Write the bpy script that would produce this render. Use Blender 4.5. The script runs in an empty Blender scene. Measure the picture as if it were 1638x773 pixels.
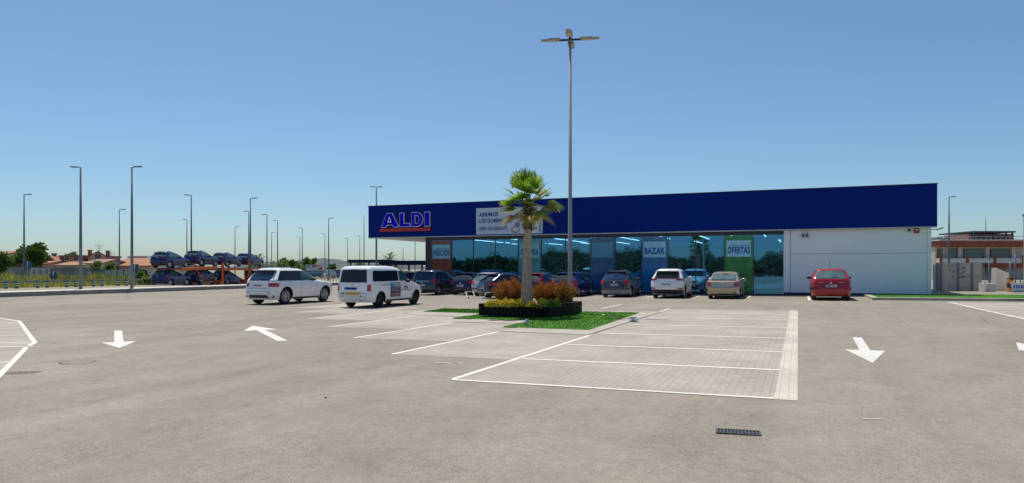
import bpy, bmesh, math, random
from mathutils import Vector, Matrix
random.seed(7)
R = math.radians
SC = bpy.context.scene
COL = SC.collection
# ------------------------------------------------------------------ survey
FPX, U0, HV, CH = 1115.0, 819.0, 430.0, 1.6
YAW = R(22.3); SN, CS = math.sin(YAW), math.cos(YAW)
def g(x): return .0085 * max(-14., min(30., x))          # the car park falls gently to the left
def ray(u, v=HV):
    dx = (u - U0) / FPX
    return Vector((-SN + dx*CS, CS + dx*SN, -(v - HV) / FPX))
def P(u, v):                                             # photograph survey point on the car park
    r = ray(u, v); t = 30.
    for i in range(80): t = .5*t + .5*(CH - g(t*r.x)) / (-r.z)
    return Vector((t*r.x, t*r.y, 0))
def D(u, d, z=0.):                                       # point at depth d
    r = ray(u); return Vector((r.x*d, r.y*d, z))
def AY(u, y):                                            # point on the line Y = y
    r = ray(u); return Vector((r.x*y/r.y, y, 0))
def ZV(v, d): return CH - (v - HV)*d/FPX
RIGHT = Vector((CS, SN, 0)); FWD = Vector((-SN, CS, 0))

# ------------------------------------------------------------------ materials
def nt(m): return m.node_tree.nodes, m.node_tree.links
def mat(name, col, rough=.6, metal=0., var=.12, scale=3., spec=.5, coat=0., bump=0., bscale=60., col2=None, emit=None, es=0.):
    m = bpy.data.materials.new(name); m.use_nodes = True
    n, l = nt(m); b = n['Principled BSDF']
    b.inputs['Roughness'].default_value = rough; b.inputs['Metallic'].default_value = metal
    b.inputs['Specular IOR Level'].default_value = spec
    b.inputs['Coat Weight'].default_value = coat; b.inputs['Coat Roughness'].default_value = .04
    tc = n.new('ShaderNodeTexCoord'); no = n.new('ShaderNodeTexNoise')
    no.inputs['Scale'].default_value = scale; no.inputs['Detail'].default_value = 6.; no.inputs['Roughness'].default_value = .65
    l.new(tc.outputs['Object'], no.inputs['Vector'])
    r = n.new('ShaderNodeValToRGB'); l.new(no.outputs['Fac'], r.inputs['Fac'])
    c2 = col2 or tuple(c*(1-2*var) for c in col)
    r.color_ramp.elements[0].position = .3; r.color_ramp.elements[1].position = .7
    r.color_ramp.elements[0].color = (*c2, 1)
    r.color_ramp.elements[1].color = (*(col if col2 else [min(1, c*(1+var)) for c in col]), 1)
    l.new(r.outputs['Color'], b.inputs['Base Color'])
    if bump:
        n2 = n.new('ShaderNodeTexNoise'); n2.inputs['Scale'].default_value = bscale; n2.inputs['Detail'].default_value = 4
        l.new(tc.outputs['Object'], n2.inputs['Vector'])
        bp = n.new('ShaderNodeBump'); bp.inputs['Strength'].default_value = bump; bp.inputs['Distance'].default_value = .02
        l.new(n2.outputs['Fac'], bp.inputs['Height']); l.new(bp.outputs['Normal'], b.inputs['Normal'])
    if emit:
        b.inputs['Emission Color'].default_value = (*emit, 1); b.inputs['Emission Strength'].default_value = es
    return m
def mixrgb(n, l, fac, a, b, typ='MIX'):
    x = n.new('ShaderNodeMix'); x.data_type = 'RGBA'; x.blend_type = typ
    for s, i in ((fac, 0), (a, 6), (b, 7)):
        if hasattr(s, 'links'): l.new(s, x.inputs[i])
        else: x.inputs[i].default_value = s if i == 0 else (*s, 1)
    return x.outputs[2]
def ramp(n, l, src, p0, p1, a=(0,0,0), b=(1,1,1)):
    r = n.new('ShaderNodeValToRGB'); l.new(src, r.inputs['Fac'])
    r.color_ramp.elements[0].position = p0; r.color_ramp.elements[1].position = p1
    r.color_ramp.elements[0].color = (*a, 1); r.color_ramp.elements[1].color = (*b, 1)
    return r.outputs['Color']
def noise(n, l, vec, scale, detail=5., rough=.6, dist=0.):
    t = n.new('ShaderNodeTexNoise'); t.inputs['Scale'].default_value = scale; t.inputs['Detail'].default_value = detail
    t.inputs['Roughness'].default_value = rough; t.inputs['Distortion'].default_value = dist
    l.new(vec, t.inputs['Vector']); return t.outputs['Fac']
def mapping(n, l, vec, sc=(1,1,1), rot=(0,0,0)):
    m = n.new('ShaderNodeMapping'); m.inputs['Scale'].default_value = sc; m.inputs['Rotation'].default_value = rot
    l.new(vec, m.inputs['Vector']); return m.outputs['Vector']

def asphalt_mat(name, c):
    m = bpy.data.materials.new(name); m.use_nodes = True
    n, l = nt(m); b = n['Principled BSDF']; b.inputs['Roughness'].default_value = .88; b.inputs['Specular IOR Level'].default_value = .25
    tc = n.new('ShaderNodeTexCoord'); v = tc.outputs['Object']
    big = noise(n, l, v, .13, 6, .6, .6)
    base = ramp(n, l, big, .3, .7, tuple(x*.84 for x in c), tuple(x*1.12 for x in c))
    tracks = noise(n, l, mapping(n, l, v, (.9, .12, 1), (0, 0, R(40))), .8, 5, .6, .4)
    base = mixrgb(n, l, ramp(n, l, tracks, .50, .68, (0,0,0), (.6,.6,.6)), base, tuple(x*.74 for x in c))
    mid = noise(n, l, v, 1.1, 7, .72, .3)
    base = mixrgb(n, l, .75, base, ramp(n, l, mid, .28, .72, (.40,.40,.40), (.60,.60,.60)), 'OVERLAY')
    sm = noise(n, l, v, 9., 5, .75)
    base = mixrgb(n, l, .8, base, ramp(n, l, sm, .3, .7, (.41,.41,.41), (.59,.59,.59)), 'OVERLAY')
    tr2 = noise(n, l, mapping(n, l, v, (1.2, .10, 1), (0, 0, R(-12))), .7, 5, .6, .6)
    base = mixrgb(n, l, ramp(n, l, tr2, .55, .72, (0,0,0), (.35,.35,.35)), base, tuple(x*1.22 for x in c))
    spots = noise(n, l, v, 1.7, 3, .5)
    base = mixrgb(n, l, ramp(n, l, spots, .66, .76, (0,0,0), (.55,.55,.55)), base, (c[0]*.62, c[1]*.6, c[2]*.57))
    fine = noise(n, l, v, 70., 3, .7)
    base = mixrgb(n, l, .8, base, ramp(n, l, fine, .3, .7, (.25,.25,.25), (.75,.75,.75)), 'OVERLAY')
    vo = n.new('ShaderNodeTexVoronoi'); vo.inputs['Scale'].default_value = 95.; l.new(v, vo.inputs['Vector'])
    base = mixrgb(n, l, ramp(n, l, vo.outputs['Distance'], .0, .32, (.28,.28,.28), (0,0,0)), base, tuple(min(1, x*1.6) for x in c))
    vc = n.new('ShaderNodeTexVoronoi'); vc.feature = 'DISTANCE_TO_EDGE'; vc.inputs['Scale'].default_value = .16
    wv = n.new('ShaderNodeTexNoise'); wv.inputs['Scale'].default_value = .9; wv.inputs['Detail'].default_value = 6; l.new(v, wv.inputs['Vector'])
    l.new(mixrgb(n, l, .10, v, wv.outputs['Color'], 'LINEAR_LIGHT'), vc.inputs['Vector'])
    gate = noise(n, l, v, .22, 2, .5)
    ck = mixrgb(n, l, 1., ramp(n, l, vc.outputs['Distance'], .0015, .006, (.6,.6,.6), (0,0,0)), ramp(n, l, gate, .48, .58), 'MULTIPLY')
    base = mixrgb(n, l, ck, base, tuple(x*.45 for x in c))
    l.new(base, b.inputs['Base Color'])
    bp = n.new('ShaderNodeBump'); bp.inputs['Strength'].default_value = .35; bp.inputs['Distance'].default_value = .01
    l.new(fine, bp.inputs['Height']); l.new(bp.outputs['Normal'], b.inputs['Normal'])
    return m
def paver_mat(name, c, rot=0.):
    m = bpy.data.materials.new(name); m.use_nodes = True
    n, l = nt(m); b = n['Principled BSDF']; b.inputs['Roughness'].default_value = .85; b.inputs['Specular IOR Level'].default_value = .25
    tc = n.new('ShaderNodeTexCoord'); v = mapping(n, l, tc.outputs['Object'], (1,1,1), (0,0,rot))
    br = n.new('ShaderNodeTexBrick'); l.new(v, br.inputs['Vector'])
    br.inputs['Scale'].default_value = 1.; br.inputs['Brick Width'].default_value = .22; br.inputs['Row Height'].default_value = .11
    br.inputs['Mortar Size'].default_value = .010; br.inputs['Mortar Smooth'].default_value = .25; br.inputs['Bias'].default_value = .0
    br.inputs['Color1'].default_value = (*[x*1.05 for x in c], 1); br.inputs['Color2'].default_value = (*[x*.96 for x in c], 1)
    br.inputs['Mortar'].default_value = (*[x*.86 for x in c], 1)
    big = noise(n, l, tc.outputs['Object'], .5, 6, .65)
    col = mixrgb(n, l, .8, br.outputs['Color'], ramp(n, l, big, .3, .7, (.38,.38,.39), (.62,.61,.59)), 'OVERLAY')
    fine = noise(n, l, tc.outputs['Object'], 55, 3, .7)
    col = mixrgb(n, l, .6, col, ramp(n, l, fine, .3, .7, (.33,.33,.33), (.66,.66,.66)), 'OVERLAY')
    sp_ = noise(n, l, tc.outputs['Object'], 7., 4, .7)
    col = mixrgb(n, l, ramp(n, l, sp_, .58, .72, (0,0,0), (.45,.45,.45)), col, tuple(x*.72 for x in c))
    st_ = noise(n, l, tc.outputs['Object'], .9, 4, .55)
    col = mixrgb(n, l, ramp(n, l, st_, .64, .74, (0,0,0), (.35,.35,.35)), col, tuple(x*.66 for x in c))
    l.new(col, b.inputs['Base Color'])
    bp = n.new('ShaderNodeBump'); bp.inputs['Strength'].default_value = .25; bp.inputs['Distance'].default_value = .006; bp.invert = True
    l.new(br.outputs['Fac'], bp.inputs['Height']); l.new(bp.outputs['Normal'], b.inputs['Normal'])
    return m
def worn_paint_mat(name, c, under, wear=.5):
    m = bpy.data.materials.new(name); m.use_nodes = True
    n, l = nt(m); b = n['Principled BSDF']; b.inputs['Roughness'].default_value = .7; b.inputs['Specular IOR Level'].default_value = .3
    tc = n.new('ShaderNodeTexCoord'); v = tc.outputs['Object']
    f = noise(n, l, v, 9., 8, .75)
    k = ramp(n, l, f, wear-.10, wear+.02, (1,1,1), (0,0,0))
    big = noise(n, l, v, .8, 4, .6)
    cc = ramp(n, l, big, .3, .7, tuple(x*.88 for x in c), c)
    l.new(mixrgb(n, l, k, cc, under), b.inputs['Base Color'])
    return m
def turf_mat(name, a, bcol):
    m = bpy.data.materials.new(name); m.use_nodes = True
    n, l = nt(m); b = n['Principled BSDF']; b.inputs['Roughness'].default_value = .9; b.inputs['Specular IOR Level'].default_value = .2
    tc = n.new('ShaderNodeTexCoord'); v = tc.outputs['Object']
    c = ramp(n, l, noise(n, l, v, 1.2, 6, .7), .3, .7, a, bcol)
    c = mixrgb(n, l, .6, c, ramp(n, l, noise(n, l, v, 60, 2, .6), .3, .7, (.3,.3,.3), (.68,.68,.66)), 'OVERLAY')
    l.new(c, b.inputs['Base Color']); return m
def leaf_mat(name, a, b_, rough=.55, trans=.35, scale=1.4):
    m = bpy.data.materials.new(name); m.use_nodes = True
    n, l = nt(m); b = n['Principled BSDF']; b.inputs['Roughness'].default_value = rough; b.inputs['Specular IOR Level'].default_value = .3
    geo = n.new('ShaderNodeNewGeometry'); tc = n.new('ShaderNodeTexCoord')
    c = mixrgb(n, l, geo.outputs['Random Per Island'], a, b_)
    c = mixrgb(n, l, .5, c, ramp(n, l, noise(n, l, tc.outputs['Object'], scale, 3, .6), .3, .7, (.3,.3,.3), (.7,.7,.7)), 'OVERLAY')
    l.new(c, b.inputs['Base Color'])
    t = n.new('ShaderNodeBsdfTranslucent'); l.new(c, t.inputs['Color'])
    mx = n.new('ShaderNodeMixShader'); mx.inputs['Fac'].default_value = trans
    l.new(b.outputs[0], mx.inputs[1]); l.new(t.outputs[0], mx.inputs[2]); l.new(mx.outputs[0], n['Material Output'].inputs['Surface'])
    return m
def glass_mat(name, tint, refl=.4, rough=0.0, rcol=(.85,.95,1)):
    m = bpy.data.materials.new(name); m.use_nodes = True
    n, l = nt(m); n.remove(n['Principled BSDF'])
    tr = n.new('ShaderNodeBsdfTransparent'); tr.inputs['Color'].default_value = (*tint, 1)
    gl = n.new('ShaderNodeBsdfGlossy'); gl.inputs['Color'].default_value = (*rcol, 1); gl.inputs['Roughness'].default_value = rough
    fr = n.new('ShaderNodeLayerWeight'); fr.inputs['Blend'].default_value = .25
    ma = n.new('ShaderNodeMath'); ma.operation = 'MULTIPLY_ADD'; l.new(fr.outputs['Fresnel'], ma.inputs[0]); ma.inputs[1].default_value = .6; ma.inputs[2].default_value = refl; ma.use_clamp = True
    tc = n.new('ShaderNodeTexCoord')
    bp = n.new('ShaderNodeBump'); bp.inputs['Strength'].default_value = .04; bp.inputs['Distance'].default_value = .02
    l.new(noise(n, l, tc.outputs['Object'], .8, 2, .5), bp.inputs['Height']); l.new(bp.outputs['Normal'], gl.inputs['Normal'])
    mx = n.new('ShaderNodeMixShader'); l.new(ma.outputs[0], mx.inputs['Fac'])
    l.new(tr.outputs[0], mx.inputs[1]); l.new(gl.outputs[0], mx.inputs[2]); l.new(mx.outputs[0], n['Material Output'].inputs['Surface'])
    return m
def plank_mat(name, c, axis_scale=(0,0,1), freq=4.8, rough=.6):
    m = mat(name, c, rough, var=.25, scale=5., bump=.3, bscale=30)
    return m
def stripe_mat(name, c1, c2, freq, rot):
    m = bpy.data.materials.new(name); m.use_nodes = True
    n, l = nt(m); b = n['Principled BSDF']; b.inputs['Roughness'].default_value = .5
    tc = n.new('ShaderNodeTexCoord'); w = n.new('ShaderNodeTexWave'); w.inputs['Scale'].default_value = freq
    l.new(mapping(n, l, tc.outputs['Object'], (1,1,1), rot), w.inputs['Vector'])
    l.new(mixrgb(n, l, ramp(n, l, w.outputs['Fac'], .48, .52), c1, c2), b.inputs['Base Color']); return m
def tile_mat(name, c):
    m = bpy.data.materials.new(name); m.use_nodes = True
    n, l = nt(m); b = n['Principled BSDF']; b.inputs['Roughness'].default_value = .85
    tc = n.new('ShaderNodeTexCoord'); w = n.new('ShaderNodeTexWave'); w.inputs['Scale'].default_value = 1.6; w.inputs['Distortion'].default_value = .4
    l.new(tc.outputs['Object'], w.inputs['Vector'])
    c1 = ramp(n, l, w.outputs['Fac'], .2, .8, tuple(x*.6 for x in c), c)
    l.new(mixrgb(n, l, .6, c1, ramp(n, l, noise(n, l, tc.outputs['Object'], 1.5, 5, .7), .3, .7, (.35,.35,.35), (.65,.62,.6)), 'OVERLAY'), b.inputs['Base Color'])
    return m

M = {}
M['asphalt'] = asphalt_mat('asphalt', (.262,.230,.184))
M['road'] = asphalt_mat('road_asphalt', (.2,.19,.175))
M['paver'] = paver_mat('paver', (.36,.325,.275), R(90))
M['paver_strip'] = paver_mat('paver_strip', (.52,.46,.385), R(90))
M['line'] = worn_paint_mat('line_paint', (.72,.68,.60), (.42,.38,.32), .31)
M['arrow'] = worn_paint_mat('arrow_paint', (.64,.61,.555), (.36,.325,.27), .345)
M['faint'] = worn_paint_mat('faint_paint', (.42,.39,.36), (.25,.235,.215), .48)
M['kerb'] = mat('kerb_concrete', (.385,.35,.28), .85, var=.12, scale=2., bump=.2)
M['kerbgrey'] = mat('kerb_grey', (.30,.285,.265), .85, var=.15, scale=1.5, bump=.2)
M['pave'] = mat('pavement_concrete', (.50,.47,.42), .85, var=.12, scale=1.2)
M['soil'] = mat('dry_soil', (.30,.26,.19), .95, var=.25, scale=.3, col2=(.20,.19,.11))
M['turf'] = turf_mat('turf', (.045,.145,.012), (.08,.22,.018))
M['blade'] = leaf_mat('grass_blade', (.045,.14,.012), (.11,.28,.025), .7, .3)
M['weed'] = leaf_mat('weed_leaf', (.28,.27,.05), (.55,.44,.13), .7, .3, .3)
M['weedg'] = leaf_mat('weed_green', (.10,.20,.03), (.28,.33,.07), .7, .3, .3)
M['navy'] = mat('navy_cladding', (.0002,.022,.21), .5, var=.05, scale=.6, spec=.08)
M['canopynavy'] = mat('canopy_navy', (.004,.012,.055), .5, var=.05, scale=.6, spec=.15)
M['navyseam'] = mat('navy_seam', (.003,.012,.085), .5, var=.05)
M['whitepanel'] = mat('white_panel', (.88,.915,.95), .22, var=.03, scale=.4, spec=.5)
M['seam'] = mat('panel_seam', (.30,.31,.33), .5, var=.05)
M['soffit'] = mat('soffit_white', (.78,.77,.74), .6, var=.04)
M['darkblue'] = mat('dark_entry', (.012,.014,.026), .4, var=.1)
M['plinth'] = mat('plinth_navy', (.01,.018,.05), .5, var=.1)
M['frame'] = mat('window_frame', (.03,.035,.045), .4, var=.1)
M['framelight'] = mat('window_head', (.45,.46,.47), .4, metal=.3, var=.05)
M['glass'] = glass_mat('store_glass', (.34,.54,.64), .42, rcol=(.15,.47,.80))
M['floor_in'] = mat('store_floor', (.45,.45,.44), .35, var=.05)
M['wall_in'] = mat('store_wall', (.50,.46,.42), .8, var=.1)
M['ceil_in'] = mat('store_ceiling', (.10,.12,.14), .8, var=.05)
M['strip'] = mat('strip_light', (.9,.9,.9), .5, emit=(1,.97,.9), es=9.)
M['shelf'] = mat('shelf_grey', (.25,.25,.27), .5, var=.1)
M['goods1'] = mat('goods_warm', (.75,.35,.12), .6, var=.4, scale=6., col2=(.10,.25,.5))
M['goods2'] = mat('goods_mixed', (.75,.70,.5), .6, var=.4, scale=7., col2=(.35,.05,.04))
M['steel'] = mat('galvanised_steel', (.27,.30,.33), .7, metal=.0, var=.08, scale=4.)
M['steeldk'] = mat('lamp_steel', (.15,.185,.22), .7, metal=.0, var=.08)
M['lamphead'] = mat('lamp_head_beige', (.36,.31,.22), .5, var=.1)
M['lampled'] = mat('lamp_lens', (.55,.52,.42), .25, var=.05)
M['white'] = mat('white_plain', (.78,.78,.78), .5, var=.03)
M['black'] = mat('black_plastic', (.015,.015,.017), .5, var=.1)
M['blackgloss'] = mat('black_gloss', (.012,.012,.014), .15, var=.05)
M['rubber'] = mat('tyre_rubber', (.018,.018,.019), .8, var=.15, scale=10)
M['alloy'] = mat('alloy', (.62,.63,.65), .28, metal=.85, var=.05)
M['alloydk'] = mat('alloy_dark', (.02,.02,.022), .35, metal=.3, var=.05)
M['carglass'] = mat('car_glass', (.008,.013,.02), .03, var=.1, spec=.55)
M['carglassg'] = mat('car_glass_green', (.13,.21,.19), .03, var=.4, scale=2.2, spec=.5, col2=(.03,.065,.08))
M['carglassb'] = mat('car_glass_blue', (.012,.04,.12), .03, var=.3, scale=1.6, spec=.55)
M['carglassf'] = mat('car_glass_teal', (.05,.14,.14), .03, var=.4, scale=1.8, spec=.5, col2=(.008,.02,.03))
M['redlight'] = mat('red_lens', (.48,.006,.008), .12, var=.2, scale=14., coat=.6)
M['pinklight'] = mat('red_clear_lens', (.45,.05,.05), .12, var=.3, scale=14., coat=.6)
M['clearlight'] = mat('clear_lens', (.6,.6,.6), .1, metal=.5, var=.1, coat=.6)
M['chrome'] = mat('chrome', (.75,.75,.77), .12, metal=1., var=.03)
M['plate'] = mat('plate_white', (.66,.67,.68), .4, var=.04)
M['plateblue'] = mat('plate_blue', (.02,.07,.35), .4, var=.05)
M['ink'] = mat('plate_ink', (.02,.02,.03), .5, var=.05)
M['yellow'] = mat('yellow_sticker', (.75,.50,.03), .5, var=.1, scale=9.)
M['bluestk'] = mat('blue_sticker', (.02,.08,.42), .45, var=.1)
M['orangepaint'] = mat('orange_paint', (.85,.17,.015), .5, var=.15, scale=1.)
M['redwhite'] = stripe_mat('red_white_stripes', (.75,.73,.7), (.55,.02,.02), 2.2, (0, R(45), 0))
M['orangeblack'] = stripe_mat('orange_black_stripes', (.75,.28,.03), (.02,.018,.016), .62, (0, R(55), 0))
M['tile'] = tile_mat('terracotta_tile', (.40,.17,.085))
M['tilepink'] = tile_mat('old_pink_tile', (.34,.19,.15))
M['plaster'] = mat('cream_plaster', (.58,.50,.40), .85, var=.12, scale=.7)
M['plasterwhite'] = mat('white_plaster', (.66,.63,.58), .85, var=.08, scale=.7)
M['plasterlit'] = mat('sunlit_plaster', (.80,.75,.66), .85, var=.05, scale=.7)  # lighter plaster: sunlight on the corner building put into the colour
M['pinkwall'] = mat('pink_brick', (.36,.17,.13), .85, var=.2, scale=1.)
M['hoard'] = mat('grey_hoarding', (.20,.21,.225), .7, var=.2, scale=.5)
M['hoardlt'] = mat('pale_hoarding', (.45,.45,.44), .7, var=.15, scale=.7)
M['concrete'] = mat('precast_concrete', (.44,.415,.38), .85, var=.12, scale=.8)
M['stain'] = mat('rust_stain', (.22,.15,.07), .9, var=.3, scale=5.)
M['redtrim'] = mat('rust_red_fascia', (.30,.065,.035), .7, var=.12, scale=.8)
M['winteal'] = mat('teal_window', (.03,.075,.085), .08, var=.2, spec=.9)
M['bark'] = mat('bark', (.16,.115,.075), .9, var=.3, scale=8., bump=.5)
M['cork'] = mat('soil_bark', (.30,.22,.14), .95, var=.3, scale=9.)
M['wood'] = mat('charred_planter_wood', (.009,.008,.009), .65, var=.4, scale=4., spec=.2, bump=.3, bscale=25)
M['leafdk'] = leaf_mat('leaf_dark', (.035,.08,.015), (.10,.17,.04), .6, .3, .4)
M['leafmd'] = leaf_mat('leaf_mid', (.07,.14,.02), (.18,.25,.05), .6, .3, .4)
M['palmg'] = leaf_mat('palm_green', (.07,.19,.012), (.30,.44,.04), .45, .5, 2.)
M['palmy'] = leaf_mat('palm_yellow', (.30,.27,.04), (.50,.36,.10), .6, .45, 2.)
M['palmstem'] = mat('palm_petiole', (.16,.20,.05), .6, var=.2)
M['rustleaf'] = leaf_mat('rust_leaf', (.30,.085,.012), (.52,.20,.035), .6, .3, 3.)
M['oliveleaf'] = leaf_mat('olive_leaf', (.10,.10,.02), (.24,.16,.035), .6, .3, 3.)
M['yelleaf'] = leaf_mat('yellow_leaf', (.50,.36,.02), (.78,.62,.05), .6, .3, 3.)
M['grnleaf'] = leaf_mat('green_leaf', (.05,.12,.02), (.14,.24,.05), .6, .3, 3.)
M['railgreen'] = mat('rail_green', (.02,.17,.11), .5, var=.1)
M['railolive'] = mat('rail_beam', (.36,.37,.25), .5, metal=.1, var=.12)
M['signback'] = mat('sign_back_blue', (.035,.10,.16), .5, var=.08)
M['hill'] = mat('scrub_hillside', (.075,.095,.09), .95, var=.3, scale=.012, col2=(.045,.065,.06))
M['aldiblue'] = mat('sign_blue', (.012,.006,.62), .5, var=.03, spec=.05)
M['aldired'] = mat('sign_red', (.55,.02,.015), .4, var=.05)
M['banner'] = mat('banner_cloth', (.60,.68,.76), .7, var=.05, scale=.8)
M['bannertext'] = mat('banner_ink', (.008,.06,.22), .6, var=.05)
M['redbox'] = mat('alarm_red', (.5,.02,.02), .4, var=.05)
M['iron'] = mat('cast_iron', (.09,.09,.088), .55, metal=.3, var=.3, scale=12.)
M['rustiron'] = mat('manhole_rust', (.25,.205,.155), .8, var=.25, scale=6.)
def paint(name, c, metal=.0, rough=.25, var=.03): return mat('paint_'+name, c, rough, metal=metal, var=var, scale=.7, coat=.6)

# ------------------------------------------------------------------ mesh helpers
class B:
    def __init__(s): s.bm = bmesh.new(); s.mi = 0
    def face(s, pts, mi=None):
        vs = [s.bm.verts.new(p) for p in pts]; f = s.bm.faces.new(vs); f.material_index = s.mi if mi is None else mi; return f
    def box(s, c, d, mi=None, rot=None, bev=0.):
        m = Matrix.Translation(Vector(c))
        if rot is not None: m = m @ rot.to_4x4()
        m = m @ Matrix.Diagonal((d[0], d[1], d[2], 1))
        r = bmesh.ops.create_cube(s.bm, size=1., matrix=m); vs = set(r['verts'])
        fs = {f for v in vs for f in v.link_faces}
        for f in fs: f.material_index = s.mi if mi is None else mi
        if bev:
            es = list({e for v in vs for e in v.link_edges})
            rb = bmesh.ops.bevel(s.bm, geom=es, offset=bev, segments=2, profile=.5, affect='EDGES')
            for f in rb['faces']: f.material_index = s.mi if mi is None else mi
        return s
    def span(s, a, b, mi=None, bev=0.):
        return s.box([(p+q)/2 for p, q in zip(a, b)], [abs(q-p) for p, q in zip(a, b)], mi, None, bev)
    def tube(s, pts, rad, n=8, mi=None, cap=True):
        pts = [Vector(p) for p in pts]
        if not hasattr(rad, '__len__'): rad = [rad]*len(pts)
        rings = []; mi = s.mi if mi is None else mi
        for i, p in enumerate(pts):
            t = (pts[min(i+1, len(pts)-1)] - pts[max(i-1, 0)]).normalized()
            a = Vector((0,0,1)) if abs(t.z) < .9 else Vector((1,0,0))
            x = t.cross(a).normalized(); y = x.cross(t).normalized()
            rings.append([s.bm.verts.new(p + rad[i]*(math.cos(k*2*math.pi/n)*x + math.sin(k*2*math.pi/n)*y)) for k in range(n)])
        for a, b in zip(rings, rings[1:]):
            for k in range(n):
                f = s.bm.faces.new((a[k], a[(k+1)%n], b[(k+1)%n], b[k])); f.material_index = mi; f.smooth = True
        if cap:
            for r in (rings[0], rings[-1]):
                f = s.bm.faces.new(r); f.material_index = mi
        return s
    def lathe(s, prof, axis='x', n=28, c=(0,0,0), mi=None):       # prof: (along axis, radius)
        mi = s.mi if mi is None else mi; rings = []
        for a, r in prof:
            ring = []
            for k in range(n):
                t = 2*math.pi*k/n; p = (r*math.cos(t), r*math.sin(t))
                v = (a, p[0], p[1]) if axis == 'x' else (p[0], a, p[1]) if axis == 'y' else (p[0], p[1], a)
                ring.append(s.bm.verts.new(Vector(v) + Vector(c)))
            rings.append(ring)
        for a, b in zip(rings, rings[1:]):
            for k in range(n):
                f = s.bm.faces.new((a[k], a[(k+1)%n], b[(k+1)%n], b[k])); f.material_index = mi; f.smooth = True
        return s
    def prism(s, pts, h0, h1, axis='z', mi=None, smooth=False):          # polygon extruded
        mi = s.mi if mi is None else mi
        def mk(p, h): return (p[0], p[1], h) if axis == 'z' else (p[0], h, p[1]) if axis == 'y' else (h, p[0], p[1])
        a = [s.bm.verts.new(mk(p, h0)) for p in pts]; b = [s.bm.verts.new(mk(p, h1)) for p in pts]
        fs = [s.bm.faces.new(a), s.bm.faces.new(b)]
        for i in range(len(pts)):
            j = (i+1) % len(pts); fs.append(s.bm.faces.new((a[i], a[j], b[j], b[i])))
        for f in fs: f.material_index = mi
        return s
    def ball(s, c, r, mi=None, sub=2, jitter=0.):
        m = Matrix.Translation(Vector(c)) @ Matrix.Diagonal((*r, 1))
        q = bmesh.ops.create_icosphere(s.bm, subdivisions=sub, radius=1., matrix=m)
        for v in q['verts']:
            if jitter: v.co += Vector([random.uniform(-jitter, jitter) for _ in range(3)])
            for f in v.link_faces: f.material_index = s.mi if mi is None else mi; f.smooth = True
        return s
    def leaf(s, p, d, up, L, w, mi=0, fold=0.):
        d = d.normalized(); x = d.cross(up)
        if x.length < 1e-4: x = d.cross(Vector((1, .3, 0)))
        x.normalize(); q = p + d*L*.5
        vs = [s.bm.verts.new(v) for v in (p, q + x*w*.5, p + d*L, q - x*w*.5)]
        f = s.bm.faces.new(vs); f.material_index = mi
    def build(s, name, mats, parent=None, loc=None, smooth=None, rotz=None, fixn=True):
        if fixn: bmesh.ops.recalc_face_normals(s.bm, faces=s.bm.faces)
        me = bpy.data.meshes.new(name); s.bm.to_mesh(me); s.bm.free()
        for m in (mats if isinstance(mats, (list, tuple)) else [mats]): me.materials.append(m)
        if smooth is not None:
            for p in me.polygons: p.use_smooth = True
            me.set_sharp_from_angle(angle=R(smooth))
        o = bpy.data.objects.new(name, me); COL.objects.link(o)
        if parent: o.parent = parent
        if loc is not None: o.location = loc
        if rotz is not None: o.rotation_euler = (0, 0, rotz)
        return o
def tag(o, label=None, cat=None, group=None, kind=None):
    for k, v in (('label', label), ('category', cat), ('group', group), ('kind', kind)):
        if v: o[k] = v
    return o
def thing(name, label, cat, loc=(0,0,0), rotz=0., group=None):
    o = bpy.data.objects.new(name, None); COL.objects.link(o); o.empty_display_size = .3
    o.location = loc; o.rotation_euler = (0, 0, rotz); return tag(o, label, cat, group)
def kids(o): return [c for c in bpy.data.objects if c.parent == o]
def copy_tree(o, parent=None):
    c = o.copy(); COL.objects.link(c)
    if parent: c.parent = parent
    for ch in kids(o): copy_tree(ch, c)
    return c
def struct(name, b, m, smooth=None): return tag(b.build(name, m, smooth=smooth), kind='structure')
def sheet(b, pts, off, mi=0, cut=None):                    # a flat polygon laid on the car park, split where the fall changes
    bm = bmesh.new(); f = bm.faces.new([bm.verts.new((p[0], p[1], 0)) for p in pts])
    for xc in (-14., 30.):
        bmesh.ops.bisect_plane(bm, geom=bm.verts[:]+bm.edges[:]+bm.faces[:], plane_co=(xc,0,0), plane_no=(1,0,0))
    for f in bm.faces:
        q = [(v.co.x, v.co.y, g(v.co.x)+off) for v in f.verts]
        n = Vector((0,0,0))
        for i in range(len(q)):
            a, c = Vector(q[i]), Vector(q[(i+1)%len(q)]); n += a.cross(c)
        if n.z < 0: q.reverse()
        b.face(q, mi)
    bm.free()
def rect(x0, x1, y0, y1): return [(x0,y0),(x1,y0),(x1,y1),(x0,y1)]
def slab(b, pts, z0, z1, mi=0): # raised slab whose top follows the fall
    top = [(p[0], p[1], g(p[0])+z1) for p in pts]; bot = [(p[0], p[1], g(p[0])+z0) for p in pts]
    b.face(top, mi)
    for i in range(len(pts)):
        j = (i+1) % len(pts); b.face([bot[i], bot[j], top[j], top[i]], mi)
FONT_CACHE = {}
def text_mesh(txt, size, bold=.0, depth=.01, sx=1., shear=0.):
    cu = bpy.data.curves.new('lettering', 'FONT'); cu.body = txt; cu.size = size; cu.offset = bold; cu.extrude = depth; cu.align_x = 'LEFT'; cu.shear = shear; cu.space_character = 1.0 + bold*4.5
    cu.resolution_u = 4
    o = bpy.data.objects.new('lettering', cu); COL.objects.link(o); bpy.context.view_layer.update()
    me = bpy.data.meshes.new_from_object(o.evaluated_get(bpy.context.evaluated_depsgraph_get()))
    bpy.data.objects.remove(o); bpy.data.curves.remove(cu)
    for v in me.vertices: v.co.x *= sx
    return me
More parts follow.
